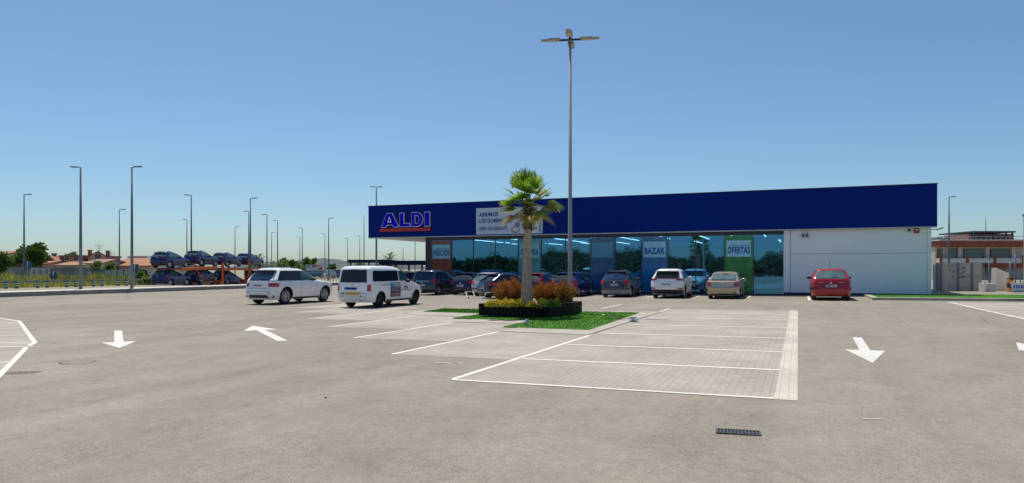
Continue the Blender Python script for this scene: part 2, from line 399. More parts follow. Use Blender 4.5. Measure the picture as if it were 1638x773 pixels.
def text(name, txt, size, m, parent, loc, width=None, bold=0., depth=.004, rot=(R(90),0,0)):
    me = text_mesh(txt, size, bold, depth)
    if width:
        xs = [v.co.x for v in me.vertices]; k = width/(max(xs)-min(xs)); x0 = min(xs)
        for v in me.vertices: v.co.x = (v.co.x-x0)*k
    me.materials.clear(); me.materials.append(m); me.name = name
    o = bpy.data.objects.new(name, me); COL.objects.link(o); o.location = loc; o.rotation_euler = rot
    if parent: o.parent = parent
    return o

# ------------------------------------------------------------------ world, sun, camera
SUN_AZ, SUN_EL = -45., 67.          # degrees clockwise from +Y, and up
w = bpy.data.worlds.new('World'); SC.world = w; w.use_nodes = True
n, l = w.node_tree.nodes, w.node_tree.links
sky = n.new('ShaderNodeTexSky'); sky.sky_type = 'NISHITA'; sky.sun_disc = False
sky.sun_elevation = R(SUN_EL); sky.sun_rotation = R(SUN_AZ); sky.altitude = 50; sky.air_density = .93; sky.dust_density = .8; sky.ozone_density = 10.0
bg = n['Background']; bg.inputs['Strength'].default_value = .092
l.new(mixrgb(n, l, 1., sky.outputs[0], (1.04, 1.055, .945), 'MULTIPLY'), bg.inputs['Color'])
su = bpy.data.lights.new('sun', 'SUN'); su.energy = 3.8; su.angle = R(.53); su.color = (1, .95, .87)
so = bpy.data.objects.new('sun', su); COL.objects.link(so)
sv = Vector((math.sin(R(SUN_AZ))*math.cos(R(SUN_EL)), math.cos(R(SUN_AZ))*math.cos(R(SUN_EL)), math.sin(R(SUN_EL))))
so.rotation_euler = sv.to_track_quat('Z', 'Y').to_euler(); so.location = sv*200
cam = bpy.data.cameras.new('camera'); co = bpy.data.objects.new('camera', cam); COL.objects.link(co); SC.camera = co
co.location = (0, 0, CH); co.rotation_euler = (R(90), 0, YAW)
cam.sensor_width = 36; cam.lens = FPX/1638*36; cam.shift_y = (HV-386.5)/1638; cam.clip_end = 9000; cam.clip_start = .1
vs = SC.view_settings; vs.view_transform = 'Standard'; vs.look = 'None'; vs.gamma = 1; vs.exposure = .35; vs.use_curve_mapping = False
SC.cycles.max_bounces = 8; SC.cycles.transparent_max_bounces = 16

# ------------------------------------------------------------------ setting: ground, car park, markings
YF = 45.6                                        # the glass front stands on this line
b = B()
for x0, x1 in ((-44.5,-14), (-14,30), (30,4500)):
    b.face([(max(x0,-44.4) if False else x0,-4500,g(x0)-.05),(x1,-4500,g(x1)-.05),(x1,4500,g(x1)-.05),(x0,4500,g(x0)-.05)])
b.face([(-4500,-4500,-1.2),(-44.5,-4500,-1.2),(-44.5,4500,-1.2),(-4500,4500,-1.2)]); b.face([(-44.5,-4500,-1.2),(-44.5,4500,-1.2),(-44.5,4500,g(-44)-.05),(-44.5,-4500,g(-44)-.05)])
struct('ground', b, M['soil'])
b = B(); sheet(b, rect(-44.3, 60, -70, 110), 0)
struct('car_park', b, M['asphalt'])
b = B()                                          # block paved stalls
sheet(b, rect(-4.72, -.27, 9.22, 28.6), .003)
steps = [(-7.27,-4.72,11.6,17.0), (-9.98,-7.27,14.2,19.6), (-12.75,-9.98,16.85,22.2), (-15.5,-12.75,19.5,24.8), (-18.2,-15.5,22.1,27.4), (-20.9,-18.2,24.7,30.0)]
for x0, x1, y0, y1 in steps: sheet(b, rect(x0, x1, y0, y1), .003)
isl = [(-40,22),(-26.5,15.9),(-23.6,15.0),(-16.35,10.75),(-15.7,10.15),(-11.8,7.2),(-8.5,4.7),(-12,1.5),(-34,14)]
sheet(b, isl, .003)
sheet(b, rect(6.42, 30, 14, 37.4), .003)
struct('stall_paving', b, M['paver'])
b = B()                                          # coloured block border strip
sheet(b, rect(-.27, 0, 9.12, 28.9), .004)
struct('border_paving', b, M['paver_strip'])
b = B(); O = .007
def line(x0, y0, x1, y1, wd=.1):
    d = Vector((x1-x0, y1-y0)).normalized()*wd/2; nx, ny = -d.y, d.x
    sheet(b, [(x0-nx,y0-ny),(x1-nx,y1-ny),(x1+nx,y1+ny),(x0+nx,y0+ny)], O)
line(-4.72, 9.17, -.27, 9.17, .09)
for y in (11.78, 14.35, 17.2, 20.22, 23.35, 26.25): line(-4.62, y, -.27, y, .115+.0018*max(0, y-12))
line(-4.72, 9.22, -4.72, 16.5, .10); line(-4.85, 24.3, -4.85, 28.9, .12)
for i, (x0, x1, y0, y1) in enumerate(steps):
    line(x0, y0, x0, y1-.25, .11)
    if i: pass
for x, y0, y1 in ((-23.6,27.3,33.5), (-26.4,30,35)): line(x, y0, x, y1, .11)
line(-20.9, 25, -20.9, 31.5, .12)
for x in (-26.2,-23.5,-20.8,-18.1,-15.6,-13.0,-10.6,-8.1,-5.5,-2.6,.55): line(x, 37.9 if x > 0 else 40.2, x, 43.9, .12)
for x, y0 in ((-7.6,28.5), (-10.4,29.5), (-13.2,30.5)): line(x, y0, x, y0+3.6, .11)
line(6.42, 14, 6.42, 37.2, .12)
for p, q in (((1545,491),(1638,491.5)), ((1576,499.2),(1638,499.8)), ((1610,507),(1638,507.4))):
    p, q = P(*p), P(*q); q = p + (q-p)*2.2; line(p.x, p.y, q.x, q.y, .13)
# left island rim and stall lines
rim = isl[1:7]
for p, q in zip(rim, rim[1:]): line(p[0], p[1], q[0], q[1], .10)
for p, q in (((31,524.8),(0,526.5)), ((41,536),(0,538)), ((51,549.5),(0,549)), ((54,555),(0,555.6)), ((17.6,579),(0,580.8))):
    p, q = P(*p), P(*q); q = p + (q-p)*2.; line(p.x, p.y, q.x, q.y, .11)
struct('parking_lines', b, M['line'])
b = B(); O = .004                                 # worn marks where paint has been removed
q = P(722, 581); line(q.x-.28, q.y-.06, q.x+.2, q.y+.06, .10); line(q.x+.02, q.y-.2, q.x+.10, q.y+.2, .08)
struct('worn_road_marks', b, M['faint'])
def arrow(label, tip, tail, hw, hl, sw, grp='direction arrows painted on the asphalt'):
    tip, tail = Vector(tip[:2]), Vector(tail[:2]); d = (tip-tail).normalized(); s = Vector((-d.y, d.x))
    nk = tip - d*hl
    pts = [tip, nk+s*hw, nk+s*sw, tail+s*sw, tail-s*sw, nk-s*sw, nk-s*hw]
    c = tip.lerp(tail, .5)
    bb = B(); sheet(bb, pts, .004)
    for v in bb.bm.verts: v.co -= Vector((c.x, c.y, 0))
    o = bb.build('road_arrow', M['arrow']); o.location = (c.x, c.y, 0)
    return tag(o, label, 'road arrow', grp)
arrow('white road arrow pointing towards the viewer, left of the white SUV', P(191,557), P(189,529), .36, 1.5, .095)
arrow('white road arrow pointing diagonally away to the left, in front of the white SUV', P(404,521.3), P(452,545.6), .46, 1.75, .115)
arrow('white road arrow pointing towards the viewer, in front of the red hatchback', P(1396,581), P(1371,540), .35, 2.0, .095)
arrow('white road arrow cut off by the right edge of the photo', P(1625,548), P(1625,548)+Vector((.05,-4.2,0)), .38, 1.7, .10)
# planted island: pale concrete band and turf
b = B()
band = [(-4.72,16.6),(-4.72,25.9),(-5.0,27.0),(-14.6,27.0),(-14.6,23.7),(-10.95,23.7),(-12.6,22.2),(-12.75,22.2),(-9.98,22.2),(-9.98,19.6),(-7.27,19.6),(-7.27,16.9)]
slab(b, [(-4.8,16.6),(-4.8,26.6),(-7.27,26.6),(-7.27,16.9)], -.05, .014)
slab(b, [(-7.27,19.6),(-7.27,26.6),(-9.98,26.6),(-9.98,19.6)], -.05, .014)
slab(b, [(-9.98,22.2),(-9.98,26.6),(-13.99,26.6),(-13.99,23.2),(-12.75,22.2)], -.05, .014)
struct('island_kerb', b, M['kerb'])
turfs = [[(-5.15,17.95),(-5.4,25.6),(-7.75,25.9),(-7.75,18.15)], [(-7.75,20.75),(-7.75,25.9),(-10.8,26.1),(-10.8,20.95)], [(-10.8,23.7),(-10.8,26.1),(-13.9,26.3),(-13.7,24.2)]]
b = B()
for t in turfs: sheet(b, t, .024)
right_turf = [(3.75,39.6),(3.75,45.35),(7.4,45.35),(30,45.35),(30,39.0),(10,38.9)]
sheet(b, right_turf, .10)
struct('lawn', b, M['turf'])
b = B()
slab(b, [(3.45,39.2),(30,38.4),(30,39.05),(3.75,39.7)], -.05, .12); slab(b, [(3.45,39.2),(3.75,39.7),(3.75,44.2),(3.45,44.2)], -.05, .12)
struct('kerb_right', b, M['kerb']).name = 'verge_kerb'
def inpoly(x, y, p):
    c = False; j = len(p)-1
    for i in range(len(p)):
        if (p[i][1] > y) != (p[j][1] > y) and x < (p[j][0]-p[i][0])*(y-p[i][1])/(p[j][1]-p[i][1])+p[i][0]: c = not c
        j = i
    return c
b = B(); cnt = 0
for poly, nb, off in [(t, 6500, .024) for t in turfs] + [(rect(3.8, 24, 39.8, 45), 7000, .10)]:
    x0, x1 = min(p[0] for p in poly), max(p[0] for p in poly); y0, y1 = min(p[1] for p in poly), max(p[1] for p in poly)
    for i in range(nb):
        x, y = random.uniform(x0, x1), random.uniform(y0, y1)
        if not inpoly(x, y, poly): continue
        b.leaf(Vector((x, y, g(x)+off-.004)), Vector((random.gauss(0,.5), random.gauss(0,.5), 1)), Vector((random.uniform(-1,1), random.uniform(-1,1), 0)), random.uniform(.025,.05), .018)
tag(b.build('grass', M['blade'], fixn=False), kind='stuff')
# left edge: kerb wall, pavement, verge, road
b = B(); b.span((-44.62,-70,-.3), (-44.3,150,.16)); struct('kerb_wall', b, M['kerbgrey'])
b = B(); b.span((-47.6,-70,-.3), (-44.62,150,.156)); struct('pavement', b, M['pave'])
b = B(); b.span((-600,-70,-1.3), (-47.6,45.5,.12)); b.span((-55.2,45.5,-1.3), (-47.6,52,-.12)); b.span((-52,52,-1.3), (-47.6,700,-.12)); b.span((-600,76,-1.3), (-52,700,-.30)); b.span((-600,45.5,-1.3), (-74,76,.10)); struct('verge', b, M['soil'])
b = B(); b.face([(-74,45.5,-.80),(-47.6,45.5,-.80),(-47.6,76,-.80),(-74,76,-.80)]); struct('road', b, M['road'])
b = B()
for i in range(17000):
    u = random.uniform(-10, 246); d = random.uniform(69, 92); p = D(u, d)
    if p.x > -70: p.x = -70 - random.random()*6
    hgt = random.uniform(.5, 1.15)*(.7+.5*math.sin(u*.13)*math.sin(u*.041+1))
    k = 0 if random.random() < .6 else 1
    b.leaf(Vector((p.x, p.y, .1)), Vector((random.gauss(0,.35), random.gauss(0,.35), 1)), Vector((random.uniform(-1,1), random.uniform(-1,1), 0)), max(.25, hgt)*random.uniform(.6,1.1), random.uniform(.05,.14), k)
tag(b.build('tall_weeds', [M['weed'], M['weedg']], fixn=False), kind='stuff')
b = B()
for i in range(9000):
    x = random.uniform(-58.9, -54.9); y = random.uniform(18, 45.3)
    b.leaf(Vector((x, y, .1)), Vector((random.gauss(0,.35), random.gauss(0,.35), 1)), Vector((random.uniform(-1,1), random.uniform(-1,1), 0)), random.uniform(.2,.55), random.uniform(.03,.09), 0 if random.random() < .6 else 1)
tag(b.build('verge_weeds', [M['weed'], M['weedg']], fixn=False), kind='stuff')
# hills far behind the road
b = B(); N = 70; rows = 6; ring = []
for j in range(rows+1):
    row = []
    for i in range(N+1):
        u = -250 + i*24.; t = j/rows
        hgt = 8 + 30*math.exp(-((u-525)/75.)**2) + 15*math.exp(-((u-430)/40.)**2) + 22*math.exp(-((u-640)/70.)**2) + 9*math.sin(u*.017)+5*math.sin(u*.05+1)
        p = D(u, 2300 + 700*t); row.append(b.bm.verts.new((p.x, p.y, -3 + max(0,hgt)*math.sin(t*math.pi/2)**.8 + (random.uniform(-1.5,1.5) if j else 0))))
    ring.append(row)
for a, c in zip(ring, ring[1:]):
    for i in range(N): b.bm.faces.new((a[i], a[i+1], c[i+1], c[i]))
struct('hills', b, M['hill'], 60)

# ------------------------------------------------------------------ the store
XL, XR, XG0, XG1 = -30.5, 7.25, -25.2, -.8
ZB, ZT = 3.99, 6.36
st = thing('store_building', 'long low shop with navy blue fascia above a glass front and a white end wall', 'shop building', (0, YF, 0))
def sp(name, bb, m, par=st, **k):
    o = bb.build(name, m, par, **k)
    return o
b = B(); b.span((XL,-.28,ZB), (XR,40,ZT)); 
sp('fascia', b, M['navy'])
for k in range(11):
    b = B(); x = XL + (k+1)*(XR-XL)/12.; b.span((x-.005,-.2815,ZB+.01), (x+.005,-.279,ZT-.05)); sp('cladding_joint', b, M['navyseam'])
b = B(); b.span((XL-.03,-.32,ZT), (XR+.03,40.03,ZT+.06)); sp('parapet_cap', b, M['navyseam'])
b = B(); b.span((XL+.12,-.16,ZB-.07), (XG0,39.8,ZB-.003)); sp('soffit', b, M['soffit'])
b = B(); b.span((XG1,-.005,-.35), (7.0,.3,ZB-.003)); b.span((6.7,.3,-.35), (7.0,40,ZB-.003)); sp('end_wall', b, M['whitepanel'])
b = B(); b.span((XG1+.36,-.011,.12), (XG1+.40,-.004,ZB-.02)); b.span((XG1+.40,-.010,2.48), (6.8,-.004,2.51)); b.span((6.78,-.010,.12), (6.80,-.004,ZB-.02))
sp('panel_joint', b, M['seam'])
b = B(); b.span((XG1,-.03,-.35), (7.02,-.006,g(3)+.13)); b.span((XG0,-.06,-.35), (XG1,.06,g(-12)+.15)); sp('plinth', b, M['plinth'])
b = B(); b.span((XG0-.45,-.04,-.35), (XG0-.05,.8,ZB-.07)); b.span((XG0-.4,.8,-.35), (XG0-.1,39,ZB-.07)); sp('entry_wall', b, M['darkblue'])
b = B(); b.span((XL+.02,-.295,ZB-.075), (XR-.02,-.16,ZB-.0035)); sp('window_head', b, M['framelight'])
b = B(); b.span((XG0-.05,-.07,ZB-.30), (XG1,.05,ZB-.09)); sp('window_head_frame', b, M['frame']).name = 'window_head_frame'
# interior
b = B(); b.span((XG0-.1,.02,-.2), (6.7,16,g(XG0)+.06)); sp('shop_floor', b, M['floor_in'])
b = B(); b.span((XG0-.1,16,-.2), (6.7,16.2,ZB-.1)); sp('back_wall', b, M['wall_in'])
b = B(); b.span((XG0,.1,ZB-.10), (6.7,16,ZB-.004)); sp('ceiling', b, M['ceil_in'])
for k, (x0, y0, y1) in enumerate([(-22.6,2.2,9),(-19.4,1.5,7),(-16.2,2.0,10),(-13.4,1.2,5),(-11.3,1.4,9),(-8.6,1.0,5.5),(-6.0,1.3,7),(-4.0,1.6,9),(-2.0,.9,4.2),(-.2,1.2,6)] + [(-23+3.1*i_, 10.5, 15) for i_ in range(9)]):  # the deeper row of strips is added to brighten the shop interior
    b = B(); b.span((x0-.04,y0,ZB-.24), (x0+.04,y1,ZB-.20)); sp('ceiling_light', b, M['strip'])
for k in range(7):
    b = B(); x = -23 + k*3.3; b.span((x-.06,.9,-.1), (x+.06,1.02,ZB-.11)); sp('column', b, M['framelight'])
for k in range(6):
    x = -22.5 + k*3.9; b = B()
    b.span((x-.9,6,-.1), (x+.9,6.5,1.9), 0)
    for j in range(4): b.span((x-.85,5.7,.15+j*.45), (x+.85,5.999,.5+j*.45), 1 if (j+k) % 2 else 2)
    sp('display_shelf', b, [M['shelf'], M['goods1'], M['goods2']])
# glazing: each bay one pane, each fin between bays
NB = 14; BW = (XG1-XG0)/NB
for k in range(NB):
    x0 = XG0 + k*BW
    b = B(); b.span((x0+.03,-.012,g(-12)+.15), (x0+BW-.03,-.002,ZB-.30)); sp('window_pane', b, M['glass'])
    b = B(); b.span((x0-.025,-.05,g(-12)+.15), (x0+.025,.06,ZB-.30)); sp('mullion', b, M['frame'])
# downstand box of the glazed entrance
b = B(); b.span((XG0+2*BW+.1,.5,-.1), (XG0+2*BW+.2,1.7,2.3)); b.span((XG0+3.2*BW,.5,-.1), (XG0+3.2*BW+.1,1.7,2.3)); b.span((XG0+2*BW+.1,.5,2.3), (XG0+3.2*BW+.1,1.7,2.42)); sp('inner_door_frame', b, M['frame'])

# window posters (film behind the glass)
def poster(label, bay, body, head, words, z0=.3, hw=None, small=None, txtcol=None):
    x0 = XG0 + bay*BW + .05; wd = BW-.10
    t = thing('window_poster', label, 'window poster', (x0, YF-.024, 0), 0, 'printed posters in the shop windows')
    m1 = mat('poster_film', body, .12, var=.3, scale=1.5, spec=.9); m2 = mat('poster_head', head, .15, var=.06, spec=.7)
    m3 = mat('poster_ink', txtcol or (.015,.09,.33), .5, var=.04)
    bb = B(); bb.span((0,0,g(-12)+.17), (wd,.008,ZB-.32)); bb.build('film', m1, t)
    zt = ZB-.62
    bb = B(); bb.span((.10,-.006,zt-1.02), (wd-.10,-.001,zt)); bb.build('heading_panel', m2, t)
    if words:
        text('lettering', words, .56, m3, t, (.16, -.009, zt-.80), wd-.32, .03, .001)
    if small:
        bb = B()
        for j in range(9): bb.span((.28+j*.135,-.008,zt-.33), (.28+j*.135+.10,-.0065,zt-.28))
        bb.build('small_print', m3, t)
    return t
poster('poster reading OFERTAS on a green film in the shop window', 12, (.006,.24,.05), (.34,.70,.84), 'OFERTAS', small=True)
poster('poster reading BAZAR on a blue film in the shop window', 9, (.006,.16,.42), (.30,.64,.78), 'BAZAR')
poster('poster reading COMPRA on a teal film, left of the palm trunk', 4, (.03,.30,.33), (.16,.48,.56), 'COMPRA')
poster('poster reading PRECIOS over a dark red film beside the entrance', 0, (.22,.015,.02), (.22,.55,.60), 'PRECIOS', small=True)
poster('violet blue poster with a pale unreadable heading, just right of the tall lamp post', 7, (.006,.11,.26), (.07,.30,.44), None)

# shop sign letters with a white outline over a red bar
def inset(pts, d):
    out = []; N = len(pts)
    ar = sum(pts[i][0]*pts[(i+1)%N][1]-pts[(i+1)%N][0]*pts[i][1] for i in range(N))
    sg = 1 if ar > 0 else -1
    for i in range(N):
        p0, p1, p2 = Vector(pts[i-1]), Vector(pts[i]), Vector(pts[(i+1)%N])
        d1, d2 = (p1-p0).normalized(), (p2-p1).normalized()
        n1, n2 = Vector((-d1.y, d1.x))*sg, Vector((-d2.y, d2.x))*sg
        k = (n1+n2); k = k/max(.35, k.length_squared)*2
        out.append(tuple(p1 + k*d))
    return out
def ringface(bb, outer, inner, y0, y1, mi):              # prism of outer with a hole: bridge strip (same count)
    a = [[bb.bm.verts.new((p[0], y, p[1])) for p in outer] for y in (y0, y1)]; c = [[bb.bm.verts.new((p[0], y, p[1])) for p in inner] for y in (y0, y1)]
    N = len(outer)
    for i in range(N):
        j = (i+1) % N
        for q in ((a[0][i],a[0][j],c[0][j],c[0][i]), (a[1][i],a[1][j],c[1][j],c[1][i]), (a[0][i],a[0][j],a[1][j],a[1][i]), (c[0][i],c[0][j],c[1][j],c[1][i])):
            f = bb.bm.faces.new(q); f.material_index = mi
yS = YF-.28
p0 = AY(611, yS).x; p1 = AY(689, yS).x; SWd = p1-p0
sg = thing('shop_sign', 'blue block letters reading ALDI with white outlines above a red bar', 'shop sign', (p0, yS, 0))
def zat(v, u):
    q = AY(u, yS); d = q.dot(FWD); return ZV(v, d)
zl0, zl1 = zat(363.6,650), zat(340.2,650); LH = zl1-zl0
def L(pts): return [(x*SWd, zl0 + y*LH) for x, y in pts]
A_out = L([(.0,0),(.115,1),(.235,1),(.375,0),(.25,0),(.232,.15),(.125,.15),(.11,0)])
LL = L([(.385,0),(.385,1),(.475,1),(.475,.27),(.60,.27),(.60,0)])
Do = [(.625,0),(.625,1),(.74,1)] + [(.74+.12*math.cos(t), .5+.5*math.sin(t)) for t in [R(a) for a in (72,54,36,18,0,-18,-36,-54,-72)]] + [(.74,0)]
Di = [(.70,.25),(.70,.75),(.735,.75)] + [(.735+.045*math.cos(t), .5+.25*math.sin(t)) for t in [R(a) for a in (72,54,36,18,0,-18,-36,-54,-72)]] + [(.735,.25)]
Do, Di = L(Do), L(Di)
II = L([(.885,0),(.885,1),(1.0,1),(1.0,0)])
tri = L([(.142,.36),(.178,.74),(.216,.36)])
ow = .042
for nm, sh in (('letter', A_out), ('letter', LL), ('letter', II)):
    bb = B(); bb.prism(sh, -.12, -.03, 'y', 0); bb.prism(inset(sh, ow), -.15, -.121, 'y', 1)
    if sh is A_out:
        bb.prism(inset(tri, -.02), -.156, -.151, 'y', 0); bb.prism(inset(tri, .05), -.160, -.157, 'y', 2)
    bb.build(nm, [M['white'], M['aldiblue'], M['navy']], sg)
bb = B(); ringface(bb, Do, Di, -.12, -.03, 0); ringface(bb, inset(Do, ow), inset(Di, -.04), -.15, -.121, 1); bb.build('letter', [M['white'], M['aldiblue']], sg)
bb = B(); zb = zat(367.6,650); bb.span((-.03*SWd,-.15,zb-.13), (SWd*1.01,-.03,zb+.10)); bb.build('red_bar', M['aldired'], sg)
bb = B(); bb.span((.05,-.03,zb+.02), (SWd-.05,-.002,zl1-.1)); bb.build('backing', M['navy'], sg)
# banner on the fascia
x0, x1 = AY(762, yS).x, AY(868, yS).x; zb0, zb1 = zat(375.3,770), zat(333.2,770); bw = x1-x0; bh = zb1-zb0
bn = thing('fascia_banner', 'pale blue banner reading ABRIMOS LOS DOMINGOS, OPEN ON SUNDAYS on the navy fascia', 'banner', (x0, yS-.02, zb0))
bb = B(); bb.span((0,-.01,0), (bw,.012,bh)); bb.build('cloth', M['banner'], bn)
text('lettering', 'ABRIMOS', .40, M['bannertext'], bn, (.045*bw, -.013, bh*.68), bw*.295, .017, .002)
text('lettering', 'LOS DOMINGOS', .40, M['bannertext'], bn, (.04*bw, -.013, bh*.44), bw*.48, .017, .002)
text('lettering', 'OPEN ON SUNDAYS', .36, M['bannertext'], bn, (.04*bw, -.013, bh*.15), bw*.44, .012, .002)
fm = [mat('banner_tan', (.45,.33,.25), .7, var=.3, scale=6.), mat('banner_pale', (.75,.73,.70), .7, var=.2, scale=6.), mat('banner_green', (.08,.22,.06), .7, var=.3, scale=6.), mat('banner_grey', (.20,.26,.34), .7, var=.3, scale=4.), mat('banner_red', (.5,.06,.08), .7, var=.2)]
def disc(cx, cz, rx, rz, mi, y, n=14):
    bb = B(); bb.prism([(cx+rx*math.cos(2*math.pi*i/n), cz+rz*math.sin(2*math.pi*i/n)) for i in range(n)], y, y+.002, 'y'); bb.build('printed_picture', fm[mi], bn)
disc(.60*bw,.16*bh,.07*bw,.14*bh,0,-.013); disc(.60*bw,.17*bh,.05*bw,.09*bh,1,-.016); disc(.63*bw,.33*bh,.035*bw,.10*bh,3,-.019)
disc(.85*bw,.62*bh,.055*bw,.15*bh,1,-.013); disc(.91*bw,.74*bh,.03*bw,.13*bh,2,-.016)
bb = B(); bb.prism([(.78*bw,.78*bh),(.88*bw,.93*bh),(.90*bw,.88*bh),(.80*bw,.73*bh)], -.022, -.020, 'y'); bb.build('printed_picture', fm[4], bn)
bb = B(); bb.span((.79*bw,-.022,.03*bh), (.93*bw,-.0125,.40*bh)); bb.build('logo_patch', M['white'], bn)
text('lettering', 'ALDI', .28, M['bannertext'], bn, (.805*bw, -.0245, .14*bh), bw*.115, .012, .001)
bb = B(); bb.tube([(.965*bw + .018*bw*math.sin(k*1.7), -.013, bh*(.06+k*.022)) for k in range(20)], .02, 5); bb.build('scribble', M['ink'], bn)
# small fittings on the end wall
for u, lab in ((1284.5, 'left one of the two small spot lamps on the white wall'), (1291, 'right one of the two small spot lamps on the white wall')):
    x = AY(u, YF).x; t = thing('wall_spotlight', lab, 'wall lamp', (x, YF-.005, ZB-.35), 0, 'spot lamps on the white wall')
    bb = B(); bb.span((-.03,-.06,.05), (.03,0,.30), bev=.008); bb.build('bracket', M['white'], t)
    bb = B(); bb.tube([(0,-.10,.08), (0,-.14,-.14)], [.05,.075], 10); bb.build('lamp_head', M['steeldk'], t)
x = AY(1466, YF).x; t = thing('alarm_box', 'red alarm box high on the white wall near its right end', 'alarm box', (x, YF-.005, ZB-.36))
bb = B(); bb.span((-.14,-.10,0), (.14,0,.32), bev=.02); bb.build('housing', M['redbox'], t); bb = B(); bb.span((-.07,-.105,.14), (.07,-.1005,.21)); bb.build('badge', M['white'], t)
x = AY(1454, YF).x; t = thing('security_camera', 'white round security camera beside the red alarm box', 'security camera', (x, YF-.005, ZB-.20))
bb = B(); bb.lathe([(-.16,.0),(-.15,.08),(-.10,.13),(0,.13)], 'y', 16); bb.build('housing', M['white'], t); bb = B(); bb.lathe([(-.20,.0),(-.19,.05),(-.15,.075)], 'y', 12); bb.build('lens', M['blackgloss'], t)
t = thing('flood_light', 'white flood lamp on an arm at the right corner under the fascia', 'flood lamp', (7.0, YF+.3, ZB-.16))
bb = B(); bb.tube([(0,0,0),(.35,-.1,.02)], .025, 6); bb.build('arm', M['steel'], t); bb = B(); bb.box((.45,-.13,.03), (.34,.2,.10), None, Matrix.Rotation(R(-18),3,'Y'), .015); bb.build('lamp_head', M['white'], t)

# ------------------------------------------------------------------ cars
def pl(tab, z):
    if z <= tab[0][0]: return tab[0][1]
    for (a, p), (c, q) in zip(tab, tab[1:]):
        if z <= c: return p + (q-p)*(z-a)/(c-a)
    return tab[-1][1]
class Car:
    def __init__(s, rear, front, width, cr=.28, cf=.45, bow=.07, belt=1.0, zr=1.45, tb=.035):
        s.rear, s.front, s.width, s.cr, s.cf, s.bow, s.belt, s.zr, s.tb = rear, front, width, cr, cf, bow, belt, zr, tb
        s.H = rear[-1][0]; s.L = max(q for _, q in front)
        s.cache = {}
    def half(s, z):
        if z in s.cache: return s.cache[z]
        wd = pl(s.width, z); yr = pl(s.rear, z); yf = pl(s.front, z)
        hz = .75 if z > s.belt+.02 else 1.
        cr = min(s.cr*hz, .42*(yf-yr), .8*wd); cf = min(s.cf*hz, .42*(yf-yr), .8*wd)
        we = wd*(1-s.tb); pts = []
        for i in range(7):
            x = (we-cr)*i/6; pts.append((x, yr + s.bow*(x/wd)**2))
        ya = pts[-1][1] + cr
        for i in range(1, 6):
            t = i*math.pi/10; pts.append((we-cr+cr*math.sin(t), ya-cr*math.cos(t)))
        yb = yf - s.bow*1.2*((we-cf)/wd)**2 - cf
        if yb < ya+.05: yb = ya+.05
        for i in range(1, 37):
            t = i/36; tt = 2*t-1
            pts.append((wd*(1-s.tb*tt**4) if True else 0, ya+(yb-ya)*t))
        for i in range(1, 6):
            t = i*math.pi/10; pts.append((we-cf+cf*math.cos(t), yb+cf*math.sin(t)))
        for i in range(1, 7):
            x = (we-cf)*(1-i/6); pts.append((x, yf - s.bow*1.2*(x/wd)**2))
        s.cache[z] = pts; return pts
    def arc(s, q, z, off=0.):                      # point at arc length q from the rear centre (sign: side)
        pts = s.half(z); a = abs(q); sg = 1 if q >= 0 else -1
        for (x0,y0), (x1,y1) in zip(pts, pts[1:]):
            d = math.hypot(x1-x0, y1-y0)
            if a <= d and d > 0:
                t = a/d; nx, ny = (y1-y0)/d, -(x1-x0)/d
                return Vector((sg*(x0+(x1-x0)*t+nx*off), y0+(y1-y0)*t+ny*off, z))
            a -= d
        return Vector((sg*pts[-1][0], pts[-1][1], z))
    def side(s, y, z, sg=1, off=0.):
        pts = s.half(z); best = pts[0][0]
        for (x0,y0), (x1,y1) in zip(pts, pts[1:]):
            if y0 <= y <= y1 and y1 > y0: best = x0+(x1-x0)*(y-y0)/(y1-y0); break
        else: best = pts[20][0]
        return Vector((sg*(best+off), y, z))
    def frontp(s, x, z, off=0.):
        wd = pl(s.width, z); yf = pl(s.front, z)
        return Vector((x, yf - s.bow*1.2*(x/wd)**2 + off, z))
def roundpoly(pts, r, n=4):
    out = []
    for i in range(len(pts)):
        p0, p, p2 = Vector(pts[i-1]), Vector(pts[i]), Vector(pts[(i+1) % len(pts)])
        a = p + (p0-p).normalized()*min(r, (p0-p).length*.45); c = p + (p2-p).normalized()*min(r, (p2-p).length*.45)
        for k in range(n+1):
            t = k/n; out.append(tuple((1-t)**2*a + 2*t*(1-t)*p + t*t*c))
    return out
def grid(bb, f, c4, nu, nv, mi=None):              # bilinear patch of corner params through f
    vsx = []
    for j in range(nv+1):
        row = []
        for i in range(nu+1):
            u, v = i/nu, j/nv
            a = Vector(c4[0]).lerp(Vector(c4[1]), u); c = Vector(c4[3]).lerp(Vector(c4[2]), u); q = a.lerp(c, v)
            row.append(bb.bm.verts.new(f(q.x, q.y)))
        vsx.append(row)
    for a, c in zip(vsx, vsx[1:]):
        for i in range(nu):
            fc = bb.bm.faces.new((a[i], a[i+1], c[i+1], c[i])); fc.material_index = bb.mi if mi is None else mi; fc.smooth = True
def polygrid(bb, poly, f, nu=18, nv=12, mi=None):
    z0, z1 = min(p[1] for p in poly), max(p[1] for p in poly); rows = []
    for j in range(nv+1):
        z = z0 + (z1-z0)*(.002 + .996*(.5-.5*math.cos(math.pi*j/nv))); xs = []
        for (xa,za),(xb,zb) in zip(poly, poly[1:]+poly[:1]):
            if (za <= z < zb) or (zb <= z < za): xs.append(xa+(xb-xa)*(z-za)/(zb-za))
        if len(xs) >= 2: rows.append([bb.bm.verts.new(f(min(xs)+(max(xs)-min(xs))*i/nu, z)) for i in range(nu+1)])
    for a, c in zip(rows, rows[1:]):
        for i in range(nu):
            fc = bb.bm.faces.new((a[i], a[i+1], c[i+1], c[i])); fc.material_index = bb.mi if mi is None else mi; fc.smooth = True
def poly3(bb, pts, mi=None):
    f = bb.face(pts, mi); r = bmesh.ops.triangulate(bb.bm, faces=[f])
    for q in r['faces']: q.material_index = bb.mi if mi is None else mi
